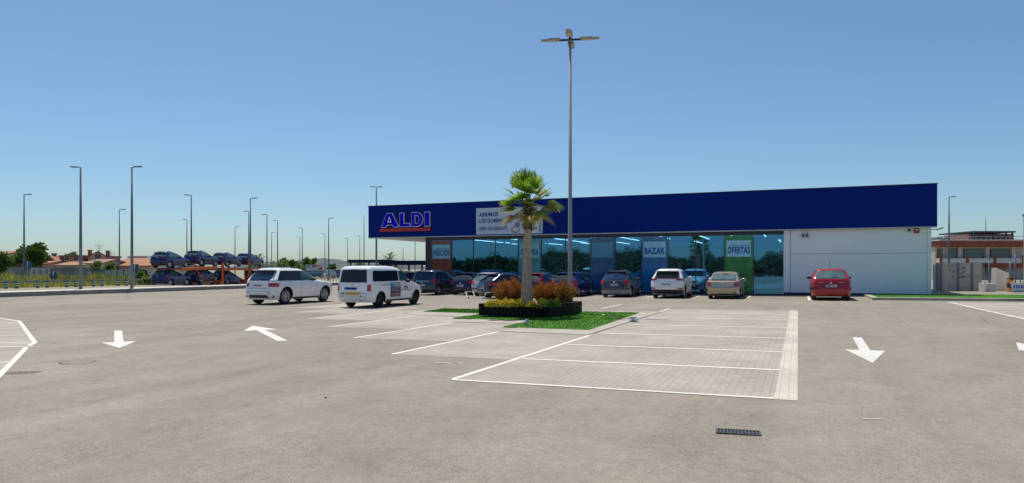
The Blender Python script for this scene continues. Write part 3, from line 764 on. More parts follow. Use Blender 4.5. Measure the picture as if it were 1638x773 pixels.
def make_car(name, label, c, paintm, wheels, wr, rim='five', glass='carglass', rearwin=None, tail=None, pillars=(), dlo=None, rails=None, plate=.7, plw=.52,
             low=.32, lowm='black', lights='redlight', handles=(), seams=(), spoiler=0., lowfront=True, rearwglass=None, rimm='alloy', wheelx=None, mirror=True, wiper=True, exhaust=None, antenna=None, band=None, group=None, cat='car', bumperm=None, trim=True):
    """origin on the ground under the middle of the rear axle line, forward +Y"""
    t = thing(name, label, cat, (0,0,0), 0, group)
    # body
    zs = sorted({z for z, _ in c.rear} | {z for z, _ in c.front} | {z for z, _ in c.width})
    zz = [zs[0]]
    for a, q in zip(zs, zs[1:]):
        k = max(1, int((q-a)/.07)); zz += [a+(q-a)*(i+1)/k for i in range(k)]
    bb = B(); rings = []
    for z in zz:
        h = c.half(z); full = [Vector((x, y, z)) for x, y in h] + [Vector((-x, y, z)) for x, y in reversed(h[1:-1])]
        rings.append([bb.bm.verts.new(p) for p in full])
    nn = len(rings[0])
    for a, q in zip(rings, rings[1:]):
        for k in range(nn): bb.bm.faces.new((a[k], a[(k+1)%nn], q[(k+1)%nn], q[k]))
    bb.bm.faces.new(rings[0])
    top = bb.bm.faces.new(rings[-1])
    bmesh.ops.recalc_face_normals(bb.bm, faces=bb.bm.faces)
    for yw in wheels:
        pass
    body = bb.build('body', [paintm, M['black']], t)
    wm = pl(c.width, wr)
    cutter = B()
    for yw in wheels:
        for sg in (-1, 1):
            q = bmesh.ops.create_cone(cutter.bm, cap_ends=True, segments=32, radius1=wr+.055, radius2=wr+.055, depth=.5, matrix=Matrix.Translation((sg*(wm-.05), yw, wr+.01)) @ Matrix.Rotation(R(90), 4, 'Y'))
    cut = cutter.build('cutter', [M['black'], M['black']])
    md = body.modifiers.new('cut', 'BOOLEAN'); md.operation = 'DIFFERENCE'; md.object = cut; md.solver = 'EXACT'
    bpy.context.view_layer.update()
    me = bpy.data.meshes.new_from_object(body.evaluated_get(bpy.context.evaluated_depsgraph_get()))
    body.modifiers.clear(); old = body.data; body.data = me; me.name = 'body'
    bpy.data.objects.remove(cut)
    for p in me.polygons:
        p.use_smooth = True; cc = p.center; p.material_index = 0
        for yw in wheels:
            if math.hypot(cc.y-yw, cc.z-wr-.01) < wr+.062 and abs(cc.x) < wm*.995 and cc.z < wr*2+.08:
                dn = Vector((0, cc.y-yw, cc.z-wr-.01)).normalized()
                if abs(p.normal.dot(dn)) > .8 or (abs(p.normal.x) > .9 and abs(cc.x) < wm-.2): p.material_index = 1
        if p.normal.z < -.9 and cc.z < zz[0]+.05: p.material_index = 1
    me.set_sharp_from_angle(angle=R(38))
    # windows
    gm = M[glass]
    z0, z1, ya, yb = dlo                         # side glass: sill, top, rear margin, front margin
    ybr = lambda z: pl(c.rear, z)+ya; yfr = lambda z: pl(c.front, z)-yb
    cutsY = [None] + list(pillars) + [None]
    for sg in (-1, 1):
        for a, q in zip(cutsY, cutsY[1:]):
            L0 = (ybr(z0) if a is None else a+.045); L1 = (ybr(z1) if a is None else a+.045+(0))
            R0 = (yfr(z0) if q is None else q-.045); R1 = (yfr(z1) if q is None else q-.045)
            if R1 < L1+.05: R1 = L1+.05
            poly = roundpoly([(L0,z0),(R0,z0),(R1,z1),(L1,z1)], .07)
            bb = B(); polygrid(bb, poly, lambda y, z: c.side(y, z, sg, .011)); o = bb.build('side_window', M['carglassf'] if q is None else gm, t, smooth=40)
        # dark surround
        if not trim: continue
        bb = B(); poly = roundpoly([(ybr(z0)-.04,z0-.03),(yfr(z0)+.05,z0-.03),(yfr(z1)+.03,z1+.025),(ybr(z1)-.03,z1+.025)], .08)
        polygrid(bb, poly, lambda y, z: c.side(y, z, sg, .006)); bb.build('window_trim', M['blackgloss'], t, smooth=40)
    rw = rearwin                                  # (half width bottom, half width top, z bottom, z top)
    bb = B(); nv = 6
    def rp(x, z, off=.008):
        return c.arc(x, z, off)
    grid(bb, lambda x, z: rp(x, z, .008), [(-rw[0],rw[2]),(rw[0],rw[2]),(rw[1],rw[3]),(-rw[1],rw[3])], 16, nv)
    bb.build('rear_window', M[rearwglass or glass], t, smooth=40)
    bb = B(); e = .035
    grid(bb, lambda x, z: rp(x, z, .004), [(-rw[0]-e,rw[2]-e*.7),(rw[0]+e,rw[2]-e*.7),(rw[1]+e,rw[3]+e*.5),(-rw[1]-e,rw[3]+e*.5)], 16, nv)
    bb.build('window_rubber', M['blackgloss'], t, smooth=40)
    zc = c.belt + .06
    bb = B(); wa, wb = pl(c.width, zc)-.10, pl(c.width, c.zr)-.10
    grid(bb, lambda x, z: c.frontp(x, z, .012), [(-wa,zc),(wa,zc),(wb,c.zr-.02),(-wb,c.zr-.02)], 12, 6); bb.build('windscreen', gm, t, smooth=40)
    # lamps
    for sg in (-1, 1):
        bb = B(); s0, s1, s2, s3, za, zb = tail
        grid(bb, lambda x, z: c.arc(sg*x, z, .012), [(s0,za),(s1,za),(s2,zb),(s3,zb)], 12, 3)
        bb.build('tail_light', M[lights], t, smooth=40)
        bb = B(); zf = c.belt-.24; wf = pl(c.width, zf)
        grid(bb, lambda x, z: c.frontp(x, z, .012), [(sg*(wf-c.cf*.9-.12),zf-.09),(sg*(wf-c.cf*.75),zf-.07),(sg*(wf-c.cf*.75),zf+.08),(sg*(wf-c.cf*.9-.12),zf+.05)], 5, 2)
        bb.build('headlight', M['clearlight'], t, smooth=40)
    bb = B(); zf = c.belt-.28; grid(bb, lambda x, z: c.frontp(x, z, .010), [(-.38,zf-.1),(.38,zf-.1),(.42,zf+.05),(-.42,zf+.05)], 6, 2)
    grid(bb, lambda x, z: c.frontp(x, z, .010), [(-.5,.30),(.5,.30),(.46,.42),(-.46,.42)], 6, 2); bb.build('grille', M['black'], t, smooth=40)
    # lower cladding
    if low:
        bb = B(); zb0 = zs[0]+.01; wl = sum(math.hypot(q[0]-p[0], q[1]-p[1]) for p, q in zip(c.half(low)[:12], c.half(low)[1:12]))
        grid(bb, lambda x, z: c.arc(x, z, .008), [(-wl,zb0),(wl,zb0),(wl,low),(-wl,low)], 30, 3); bb.build('rear_skirt', M[lowm], t, smooth=40)
        ws = [w_ for w_ in wheels]
        for sg in (-1, 1):
            bb = B(); grid(bb, lambda y, z: c.side(y, z, sg, .008), [(ws[0]+wr+.09,zb0),(ws[1]-wr-.09,zb0),(ws[1]-wr-.09,min(low,.34)),(ws[0]+wr+.09,min(low,.34))], 10, 2); bb.build('sill_trim', M['black'], t, smooth=40)
    if band:                                      # bumper strip (z0,z1,mat)
        bb = B(); z0b, z1b, bm_ = band; wl = sum(math.hypot(q[0]-p[0], q[1]-p[1]) for p, q in zip(c.half(z0b)[:12], c.half(z0b)[1:12]))
        grid(bb, lambda x, z: c.arc(x, z, .014), [(-wl,z0b),(wl,z0b),(wl,z1b),(-wl,z1b)], 30, 2); bb.build('bumper_strip', M[bm_], t, smooth=40)
    # shut lines
    bb = B()
    for sg in (-1, 1):
        for y, za, zb in seams: grid(bb, lambda yy, z: c.side(yy, z, sg, .003), [(y-.006,za),(y+.006,za),(y+.006,zb),(y-.006,zb)], 1, 8)
        ya0, yb0 = wheels[0]+wr+.1, wheels[1]-wr-.1
    zt = tail[4]-.06
    grid(bb, lambda x, z: c.arc(x, z, .004), [(-tail[0]-.02,zt-.02),(tail[0]+.02,zt-.02),(tail[0]+.02,zt-.008),(-tail[0]-.02,zt-.008)], 12, 1)
    zq = (low or .3)+.13
    grid(bb, lambda x, z: c.arc(x, z, .004), [(-.72,zq),(.72,zq),(.72,zq+.009),(-.72,zq+.009)], 14, 1)
    bb.build('shut_line', M['black'], t)
    for sg in (-1, 1):
        bb = B(); grid(bb, lambda x, z: c.arc(sg*x, z, .013), [(.56,zq-.075),(.70,zq-.07),(.70,zq-.04),(.56,zq-.045)], 3, 1); bb.build('reflector', M['redlight'], t)
    bb = B(); grid(bb, lambda x, z: c.arc(x, z, .014), [(-.16,rw[3]+.012),(.16,rw[3]+.012),(.15,rw[3]+.032),(-.15,rw[3]+.032)], 4, 1); bb.build('brake_light', M['redlight'], t)
    for sg in (-1, 1):
        for y, z in handles:
            bb = B(); p = c.side(y, z, sg, .012); bb.box(p, (.035,.17,.028), bev=.008); bb.build('door_handle', paintm, t)
    # plate
    if plate:
        q = c.arc(0, plate, .014); bb = B(); yb_ = q.y
        bb.span((-plw/2, yb_-.012, plate-.055), (plw/2, yb_+.02, plate+.055)); p_ = bb.build('number_plate', M['plate'], t)
        bb = B(); bb.span((-plw/2+.002, yb_-.0145, plate-.052), (-plw/2+.045, yb_-.0123, plate+.052), 0); bb.build('blue_band', M['plateblue'], p_)
        bb = B(); xx = -plw/2+.075
        for j in range(7):
            if j == 4: xx += .03
            bb.span((xx, yb_-.0145, plate-.035), (xx+.036, yb_-.0123, plate+.035)); xx += .055
        bb.build('plate_marks', M['ink'], p_)
    zB = (plate or .85)+.16
    bb = B(); q = c.arc(0, zB, .0); bb.lathe([(q.y-.02,.0),(q.y-.018,.045),(q.y+.01,.052)], 'y', 14, (0,0,zB)); bb.build('badge', M['chrome'], t)
    # wheels
    tw = .215
    for yw in wheels:
        for sg in (-1, 1):
            xc = sg*(wm-.035-tw/2)
            bb = B(); h = tw/2
            bb.lathe([(-h*.8,wr*.66),(-h,wr*.72),(-h,wr*.90),(-h*.75,wr*.985),(0,wr),(h*.75,wr*.985),(h,wr*.90),(h,wr*.72),(h*.8,wr*.66),(-h*.8,wr*.66)], 'x', 32)
            wh = bb.build('wheel', M['rubber'], t, (xc, yw, wr))
            bb = B(); s_ = sg
            bb.lathe([(s_*h*.45,.0),(s_*h*.45,wr*.62),(s_*h*.2,wr*.66)], 'x', 28, mi=1)
            bb.lathe([(s_*h*.3,wr*.655),(s_*h*.92,wr*.665),(s_*h*.92,wr*.60),(s_*h*.6,wr*.585)], 'x', 28, mi=0)
            ns = {'five': 5, 'ten': 10, 'cover': 9, 'twin': 7}[rim]
            for k in range(ns):
                a = 2*math.pi*k/ns; wdt = wr*(.20 if rim == 'five' else .075 if rim == 'ten' else .25 if rim == 'cover' else .16)
                rot = Matrix.Rotation(a, 3, 'X')
                bb.box(rot @ Vector((s_*h*.72,0,wr*.33)), (h*.28,wdt,wr*.56), 0, rot)
            bb.lathe([(s_*h*.95,.0),(s_*h*.95,wr*.13),(s_*h*.5,wr*.16)], 'x', 16, mi=0)
            bb.build('rim', [M[rimm], M['alloydk']], wh)
    if mirror:
        for sg in (-1, 1):
            ym = pl(c.front, c.belt+.1)-.62; p = c.side(ym, c.belt+.06, sg, .10)
            bb = B(); bb.ball(p, (.12,.075,.085), 0, 2); bb.box(p-Vector((sg*.10,0,.04)), (.12,.05,.04), 1)
            bb.build('side_mirror', [paintm if mirror == 'paint' else M['black'], M['black']], t)
    if rails:
        zt_ = c.H
        for sg in (-1, 1):
            xr_ = pl(c.width, c.H-.03)*.95; bb = B(); y0 = pl(c.rear, c.H-.02)+.12; y1 = pl(c.front, c.H-.02)-.15
            zb_ = c.H-.03
            bb.tube([(sg*xr_,y0,zb_-.02),(sg*xr_,y0+.1,zb_+.05),(sg*xr_,y1-.1,zb_+.05),(sg*xr_,y1,zb_-.02)], .02, 6); bb.build('roof_rail', M['black'], t)
    if wiper:
        q = c.arc(.02, rw[2]+.05, .02); q2 = c.arc(.36, rw[2]+.07, .03)
        bb = B(); bb.tube([q, q2], .012, 5); bb.build('wiper', M['black'], t)
    if spoiler:
        z = c.H-.05; y = pl(c.rear, rw[3]+.03); ww = rw[1]+.05
        bb = B(); bb.box((0, y+.02-spoiler/2, rw[3]+.045), (2*ww, spoiler+.1, .035), None, Matrix.Rotation(R(-6),3,'X'), .012); bb.build('roof_spoiler', paintm, t)
    if exhaust:
        for x in exhaust:
            q = c.arc(x, low-.02, .0); bb = B(); bb.tube([(x,q.y+.1,low-.03),(x,q.y-.03,low-.03)], .05, 12); bb.build('exhaust_pipe', M['blackgloss'], t)
    if antenna:
        bb = B(); bb.tube([(0,antenna,c.H-.01),(0,antenna-.18,c.H+.40)], .008, 5); bb.build('antenna', M['black'], t)
    return t

def suv(L, W, H, belt, lean=.5, wr=.36):
    hw = W/2; zr = H-.12
    return Car(rear=[(.26,.14),(.42,.03),(.66,0),(.8,.03),(belt-.02,.08),(belt+.06,.12),(zr-.05,.10+lean),(zr+.04,.16+lean),(H-.03,.30+lean),(H,.62+lean)],
               front=[(.24,L-.16),(.42,L-.03),(.66,L),(belt-.22,L-.08),(belt-.10,L-.32),(belt-.01,L-.95),(belt+.05,L-1.32),(zr-.05,L-2.10),(zr+.04,L-2.35),(H-.03,L-2.6),(H,L-2.95)],
               width=[(.24,hw*.90),(.42,hw*.955),(.72,hw),(belt-.12,hw*.985),(belt,hw*.95),(belt+.05,hw*.93),(zr-.05,hw*.745),(zr+.03,hw*.70),(H-.03,hw*.60),(H,hw*.42)], cr=.30, cf=.5, belt=belt, zr=zr)
def hatch(L, W, H, belt, lean=.45):
    hw = W/2; zr = H-.11
    return Car(rear=[(.22,.14),(.36,.03),(.55,0),(.66,.04),(belt-.02,.14),(belt+.05,.20),(zr-.04,.18+lean),(zr+.03,.26+lean),(H-.025,.42+lean),(H,.75+lean)],
               front=[(.20,L-.16),(.36,L-.03),(.55,L),(belt-.24,L-.10),(belt-.12,L-.35),(belt-.02,L-.9),(belt+.04,L-1.2),(zr-.04,L-2.0),(zr+.03,L-2.25),(H-.025,L-2.5),(H,L-2.8)],
               width=[(.20,hw*.90),(.36,hw*.96),(.62,hw),(belt-.12,hw*.985),(belt,hw*.945),(belt+.05,hw*.925),(zr-.04,hw*.755),(zr+.03,hw*.71),(H-.025,hw*.61),(H,hw*.42)], cr=.30, cf=.5, belt=belt, zr=zr)
def mpv(L, W, H, belt, lean=.25):
    hw = W/2; zr = H-.12
    return Car(rear=[(.24,.12),(.40,.02),(.62,0),(.74,.03),(belt,.09),(belt+.06,.12),(zr-.04,.10+lean),(zr+.04,.16+lean),(H-.03,.30+lean),(H,.62+lean)],
               front=[(.22,L-.16),(.40,L-.03),(.58,L),(belt-.24,L-.12),(belt-.12,L-.38),(belt-.01,L-.8),(belt+.05,L-1.0),(zr-.04,L-1.95),(zr+.04,L-2.25),(H-.03,L-2.5),(H,L-2.9)],
               width=[(.22,hw*.90),(.40,hw*.96),(.66,hw),(belt-.12,hw*.985),(belt,hw*.955),(belt+.05,hw*.94),(zr-.04,hw*.79),(zr+.04,hw*.74),(H-.03,hw*.62),(H,hw*.42)], cr=.28, cf=.5, belt=belt, zr=zr)
def wagon(L, W, H, belt, lean=.42): return hatch(L, W, H, belt, lean)
def sedan(L, W, H, belt):
    hw = W/2; zr = H-.11
    return Car(rear=[(.22,.14),(.36,.03),(.58,0),(.72,.03),(belt-.04,.05),(belt-.005,.12),(belt+.01,.42),(belt+.06,.62),(zr-.04,1.22),(zr+.03,1.40),(H-.025,1.65),(H,1.95)],
               front=[(.20,L-.16),(.36,L-.03),(.55,L),(belt-.28,L-.10),(belt-.16,L-.35),(belt-.04,L-1.0),(belt+.04,L-1.35),(zr-.04,L-2.05),(zr+.03,L-2.25),(H-.025,L-2.5),(H,L-2.7)],
               width=[(.20,hw*.90),(.36,hw*.96),(.62,hw),(belt-.14,hw*.985),(belt-.005,hw*.95),(belt+.05,hw*.92),(zr-.04,hw*.76),(zr+.03,hw*.71),(H-.025,hw*.61),(H,hw*.42)], cr=.32, cf=.5, belt=belt, zr=zr)

def place(t, x, ywheel, wheels0, rz=0., zoff=0.):
    """rear axle at (x, ywheel)"""
    f = Vector((-math.sin(rz), math.cos(rz), 0)); p = Vector((x, ywheel, 0)) - f*wheels0
    t.location = (p.x, p.y, g(x)+zoff); t.rotation_euler = (0, 0, rz)
GC = 'cars parked in front of the shop'
# white luxury SUV
c1 = suv(4.86, 1.95, 1.77, 1.13, .42)
s1 = make_car('parked_suv', 'white SUV with spoked alloy wheels, parked leftmost, left of the white van', c1, paint('white', (.86,.86,.86)), (.93, 3.90), .40, 'ten', 'carglass', (.62,.59,1.17,1.60), (.60,1.12,1.10,.56,.86,1.04), (1.98,), (1.17,1.60,.26,.34), .66, .92, .56, .50, 'white', 'redlight', ((1.6,1.0),(2.75,.98)), ((1.98,.45,1.12),(1.2,.82,1.12),(3.1,.5,1.1)), .16, rearwglass='carglassb', mirror='black', group=GC)
b = B(); grid(b, lambda x, z: c1.arc(x, z, .016), [(-.62,.33),(.62,.33),(.52,.47),(-.52,.47)], 14, 2); b.build('bumper_insert', M['black'], s1, smooth=40)
for x in (-.83, .83):
    b = B(); q = c1.arc(abs(x), .42, 0); b.tube([(x*.92,q.y+.12,.42),(x*.92,q.y-.02,.42)], .075, 12); b.build('exhaust_pipe', M['blackgloss'], s1)
place(s1, -23.72, 26.95, .93)
# white van
c2 = Car(rear=[(.27,.10),(.45,.0),(.62,.0),(.66,.03),(1.0,.05),(1.1,.06),(1.66,.15),(1.76,.20),(1.82,.32),(1.85,.6)],
         front=[(.25,4.75),(.45,4.86),(.68,4.88),(.88,4.72),(1.02,4.35),(1.10,3.95),(1.15,3.78),(1.66,2.95),(1.76,2.68),(1.82,2.4),(1.85,2.0)],
         width=[(.25,.84),(.45,.885),(.72,.905),(1.0,.90),(1.1,.885),(1.66,.80),(1.76,.76),(1.82,.68),(1.85,.5)], cr=.16, cf=.5, bow=.05, belt=1.10, zr=1.70, tb=.03)
wht = paint('van_white', (.86,.86,.86))
s2 = make_car('parked_van', 'white passenger van with dark rear windows and a colourful poster on its sliding door', c2, wht, (.92, 4.0), .335, 'five', 'blackgloss', (.66,.60,1.14,1.66), (.72,.90,.90,.72,.74,1.02), (2.42,), (1.16,1.63,.24,.18), None, 0, .62, .40, 'white', 'redlight', ((2.0,1.03),(3.35,.98)), ((2.42,.35,1.1),(3.55,.5,1.1),(1.42,.72,1.1)), 0, rimm='alloydk', mirror='black', group=GC, cat='van', trim=False)
for z0_, z1_, mm in ((.585,.70,'yellow'),(.80,.905,'bluestk')):
    x0_, x1_ = (-.36,.40) if mm == 'yellow' else (-.42,.22)
    b = B(); grid(b, lambda x, z: c2.arc(x, z, .022), [(x0_,z0_),(x1_,z0_),(x1_,z1_),(x0_,z1_)], 6, 1); k_ = b.build('sticker', M[mm], s2)
    b = B()
    for j in range(7): grid(b, lambda x, z: c2.arc(x, z, .025), [(x0_+.06+j*.085,(z0_+z1_)/2-.025),(x0_+.12+j*.085,(z0_+z1_)/2-.025),(x0_+.12+j*.085,(z0_+z1_)/2+.025),(x0_+.06+j*.085,(z0_+z1_)/2+.025)], 1, 1)
    b.build('sticker_marks', M['orangepaint'] if mm == 'yellow' else M['navy'], k_)
b = B(); grid(b, lambda x, z: c2.arc(x, z, .022), [(-.62,.59),(-.38,.59),(-.38,.69),(-.62,.69)], 4, 1); k_ = b.build('number_plate', M['plate'], s2)
b = B()
for j in range(4): grid(b, lambda x, z: c2.arc(x, z, .025), [(-.59+j*.05,.61),(-.555+j*.05,.61),(-.555+j*.05,.67),(-.59+j*.05,.67)], 1, 1)
b.build('plate_marks', M['ink'], k_)
b = B(); grid(b, lambda x, z: c2.arc(x, z, .018), [(-.46,.32),(.40,.32),(.40,.53),(-.46,.53)], 10, 2); b.build('bumper_panel', M['plate'], s2)
b = B()
for x0_ in (-.52, .40): grid(b, lambda x, z: c2.arc(x, z, .016), [(x0_,.31),(x0_+.09,.31),(x0_+.09,.54),(x0_,.54)], 2, 1)
b.build('bumper_notch', M['black'], s2)
pm = [mat('door_poster_sky', (.10,.28,.55), .5, var=.2, scale=5.), mat('door_poster_violet', (.035,.02,.11), .5, var=.2, scale=5.), mat('door_poster_sunset', (.50,.20,.10), .5, var=.4, scale=6., col2=(.12,.05,.14)), mat('door_poster_pale', (.5,.42,.45), .5, var=.2)]
b = B()
def onside(y0, y1, z0_, z1_, mi, off, sg=1): grid(b, lambda y, z: c2.side(y, z, sg, off), [(y0,z0_),(y1,z0_),(y1,z1_),(y0,z1_)], 10, 8, mi)
onside(1.66,2.52,.44,1.09,1,.012); onside(1.66,2.52,.90,1.09,0,.015); onside(2.05,2.50,.91,1.08,3,.018); onside(1.72,2.46,.47,.62,2,.015); onside(1.74,2.40,.82,.85,3,.016); onside(1.74,2.44,.70,.72,3,.016); onside(1.74,2.3,.75,.765,3,.016)
b.build('door_poster', pm, s2)
b = B(); onside(2.56,3.45,.715,.745,0,.012); onside(2.8,3.05,.86,.93,1,.012); onside(2.8,3.12,.79,.82,1,.012); onside(3.07,3.17,.82,.88,0,.014); b.build('door_lettering', [M['aldired'], M['ink']], s2)
b = B(); onside(.95,1.64,.985,1.005,0,.012); b.build('door_rail', M['black'], s2)
place(s2, -17.95, 26.35, .92)
# blue grey people carrier
navygrey = paint('blue_grey', (.035,.062,.095), .35)
c3 = mpv(4.45, 1.84, 1.64, 1.0, .22)
s3 = make_car('parked_car', 'dark blue grey people carrier just right of the white van', c3, navygrey, (.85, 3.55), .325, 'cover', 'carglass', (.66,.60,1.02,1.48), (.62,.98,.96,.66,.82,1.06), (2.05,), (1.05,1.47,.40,.14), None, .66, .5, .36, 'black', 'redlight', ((1.75,.93),(2.9,.92)), ((2.06,.38,1.0),(1.25,.7,1.0),(3.2,.4,1.0)), .08, mirror='black', group=GC, rearwglass='carglassb')
b = B(); grid(b, lambda x, z: c3.arc(x, z, .012), [(-.5,.90),(.5,.90),(.5,.94),(-.5,.94)], 8, 1); b.build('chrome_strip', M['chrome'], s3)
place(s3, -22.45, 40.2, .85)
# silver car seen behind the people carrier's left
c4 = mpv(4.3, 1.8, 1.60, .98, .25)
grn = paint('grey_green', (.17,.20,.18), .4)
s4 = make_car('parked_car', 'grey green car mostly hidden between the white van and the blue grey people carrier', c4, grn, (.82, 3.4), .315, 'cover', 'carglass', (.64,.58,1.0,1.44), (.62,.95,.93,.64,.80,1.02), (2.0,), (1.03,1.43,.40,.14), None, .66, .5, .36, 'black', 'redlight', ((1.75,.93),(2.8,.92)), ((2.0,.38,1.0),), 0, group=GC)
place(s4, -25.4, 41.3, .82)
dkblue = paint('dark_blue', (.012,.016,.055), .35)
c5 = hatch(4.1, 1.75, 1.47, .95, .40)
s5 = make_car('parked_car', 'dark blue hatchback squeezed between the blue grey people carrier and the silver estate car', c5, dkblue, (.72, 3.3), .305, 'five', 'carglass', (.64,.56,.99,1.36), (.60,.92,.90,.62,.74,.98), (1.95,), (.99,1.33,.42,.14), None, .62, .5, .30, 'black', 'redlight', ((1.7,.88),(2.7,.87)), ((1.95,.34,.95),), .06, group=GC)
place(s5, -20.25, 41.2, .72)
silver = paint('silver', (.52,.54,.56), .2, .3)
c6 = wagon(4.5, 1.76, 1.48, .95, .42)
s6 = make_car('parked_car', 'silver estate car behind the low white metal frame, left of the navy hatchback', c6, silver, (.80, 3.45), .305, 'five', 'carglassg', (.63,.55,.99,1.36), (.58,.92,.90,.60,.72,.96), (2.1,), (.99,1.33,.42,.14), .57, .62, .5, .26, 'black', 'pinklight', ((1.8,.88),(2.85,.87)), ((2.1,.34,.95),), .06, group=GC, band=(.44,.50,'black'))
place(s6, -18.3, 40.4, .80)
navy = paint('navy', (.008,.011,.035), .3)
c7 = hatch(4.35, 1.80, 1.47, .98, .5)
s7 = make_car('parked_car', 'navy hatchback with bright five spoke wheels parked askew left of the palm planter', c7, navy, (.82, 3.45), .325, 'five', 'carglass', (.60,.52,1.02,1.34), (.56,1.0,.98,.60,.76,.94), (2.0,), (1.03,1.33,.50,.16), None, .62, .5, .28, 'black', 'redlight', ((2.75,.90),), ((2.05,.36,.97),(3.15,.4,.95)), .10, rearwglass='carglass', group=GC)
place(s7, -16.35, 37.1, .82, R(-36))
red2 = paint('dark_red', (.30,.012,.014), .1)
c8 = hatch(4.1, 1.74, 1.45, .94, .42)
s8 = make_car('parked_car', 'red hatchback behind the palm trunk with its bonnet towards the shop', c8, red2, (.74, 3.3), .305, 'five', 'carglass', (.62,.55,.98,1.34), (.60,.92,.90,.62,.72,.96), (1.95,), (.98,1.32,.42,.14), None, .62, .5, .28, 'black', 'redlight', ((1.7,.88),(2.7,.87)), ((1.95,.34,.95),(3.0,.36,.93)), .06, mirror='paint', group=GC)
place(s8, -15.55, 41.2, .74)
blue9 = paint('deep_blue', (.012,.02,.16), .35)
c9 = hatch(4.2, 1.78, 1.50, .97, .42)
s9 = make_car('parked_car', 'deep blue hatchback behind the right hand rust shrubs, beside the tall lamp post', c9, blue9, (.76, 3.35), .31, 'five', 'carglass', (.63,.56,1.0,1.38), (.60,.93,.91,.62,.74,.98), (1.98,), (1.01,1.36,.42,.14), None, .62, .5, .28, 'black', 'redlight', ((1.7,.9),(2.75,.89)), ((1.98,.36,.97),), .06, mirror='paint', group=GC)
place(s9, -13.05, 40.6, .76)
greyb = paint('slate_grey', (.07,.085,.105), .5)
c10 = wagon(4.55, 1.80, 1.58, 1.0, .40)
s10 = make_car('parked_car', 'slate grey estate car with roof rails, right of the tall lamp post', c10, greyb, (.86, 3.55), .32, 'five', 'carglassb', (.62,.56,1.04,1.46), (.60,.96,.94,.62,.80,1.02), (2.1,), (1.05,1.43,.42,.15), .60, .74, .5, .42, 'steel', 'redlight', ((1.8,.93),(2.9,.92)), ((2.1,.36,1.0),(3.2,.4,.98)), .06, group=GC, rearwglass='carglassb')
place(s10, -9.95, 40.75, .86)
kw = paint('pearl_white', (.86,.86,.86))
c11 = suv(4.48, 1.90, 1.66, 1.08, .36)
s11 = make_car('parked_suv', 'white compact SUV with a black lower bumper, between the slate estate and the beige saloon', c11, kw, (.88, 3.56), .355, 'five', 'carglass', (.66,.58,1.13,1.48), (.50,1.08,1.06,.54,1.0,1.10), (2.15,), (1.13,1.49,.46,.18), .62, .78, .52, .50, 'black', 'redlight', ((1.85,.96),(2.9,.95)), ((2.15,.42,1.05),), .16, mirror='paint', group=GC)
b = B(); grid(b, lambda x, z: c11.arc(x, z, .014), [(-.5,1.075),(.5,1.075),(.5,1.095),(-.5,1.095)], 8, 1); b.build('light_bar', M['redlight'], s11, smooth=40)
for sg in (-1, 1):
    b = B(); grid(b, lambda x, z: c11.arc(sg*x, z, .016), [(.66,.52),(.92,.54),(.92,.62),(.68,.60)], 5, 1); b.build('rear_reflector', M['redlight'], s11, smooth=40)
place(s11, -6.75, 39.85, .88)
bg_ = paint('beige', (.50,.43,.31), .4)
c12 = sedan(4.8, 1.80, 1.47, .97)
s12 = make_car('parked_car', 'beige metallic saloon car, right of the white compact SUV', c12, bg_, (.95, 3.75), .32, 'five', 'carglass', (.62,.54,1.02,1.35), (.58,.96,.93,.64,.68,.93), (2.35,), (1.01,1.33,.55,.18), None, .74, .52, .28, 'black', 'pinklight', ((2.0,.88),(3.15,.87)), ((2.35,.36,.95),(3.45,.4,.94)), 0, rearwglass='carglassg', mirror='paint', wiper=False, group=GC)
place(s12, -3.75, 39.75, .95)
rd = paint('bright_red', (.42,.012,.010), .0, .2)
k_ = 1.13
c13 = hatch(4.35*k_, 1.70*k_, 1.41*k_, .93*k_, .52)
s13 = make_car('parked_car', 'bright red hatchback parked alone against the white end wall', c13, rd, (.85, 3.6), .335, 'cover', 'carglass', (.70,.58,1.10,1.49), (.66,1.02,1.0,.64,.88,1.02), (2.1,), (1.11,1.48,.55,.16), None, .73, .54, .25, 'black', 'pinklight', ((1.9,.97),(3.0,.96)), ((2.1,.38,1.03),(3.3,.4,1.0)), 0, rearwglass='carglassg', mirror='black', antenna=1.7, group=GC, band=None)
b = B()
for x0_, x1_ in ((-.58,-.30),(.36,.62)): grid(b, lambda x, z: c13.arc(x, z, .012), [(x0_,.885),(x1_,.885),(x1_,.91),(x0_,.91)], 4, 1)
b.build('chrome_strip', M['chrome'], s13)
b = B(); grid(b, lambda x, z: c13.arc(x, z, .010), [(-.38,.64),(.38,.64),(.44,.84),(-.44,.84)], 8, 2); b.build('plate_recess_shade', paint('shadow_red', (.22,.008,.01), .0, .35), s13, smooth=40)  # flat patch, recess shade painted in as a darker red
b = B(); q_ = c13.arc(0, .73, .02).y; 
for ch in kids(s13):
    if ch.name.startswith('number_plate'): ch.location.y -= .012
b.bm.free()
b = B(); grid(b, lambda x, z: c13.arc(x, z, .016), [(-1.18,.56),(-.52,.56),(-.62,.66),(-1.15,.68)], 8, 1); grid(b, lambda x, z: c13.arc(x, z, .016), [(.86,.56),(1.18,.56),(1.15,.68),(.90,.66)], 5, 1); b.build('bumper_corner', M['black'], s13, smooth=40)
place(s13, 1.52, 38.75, .85)

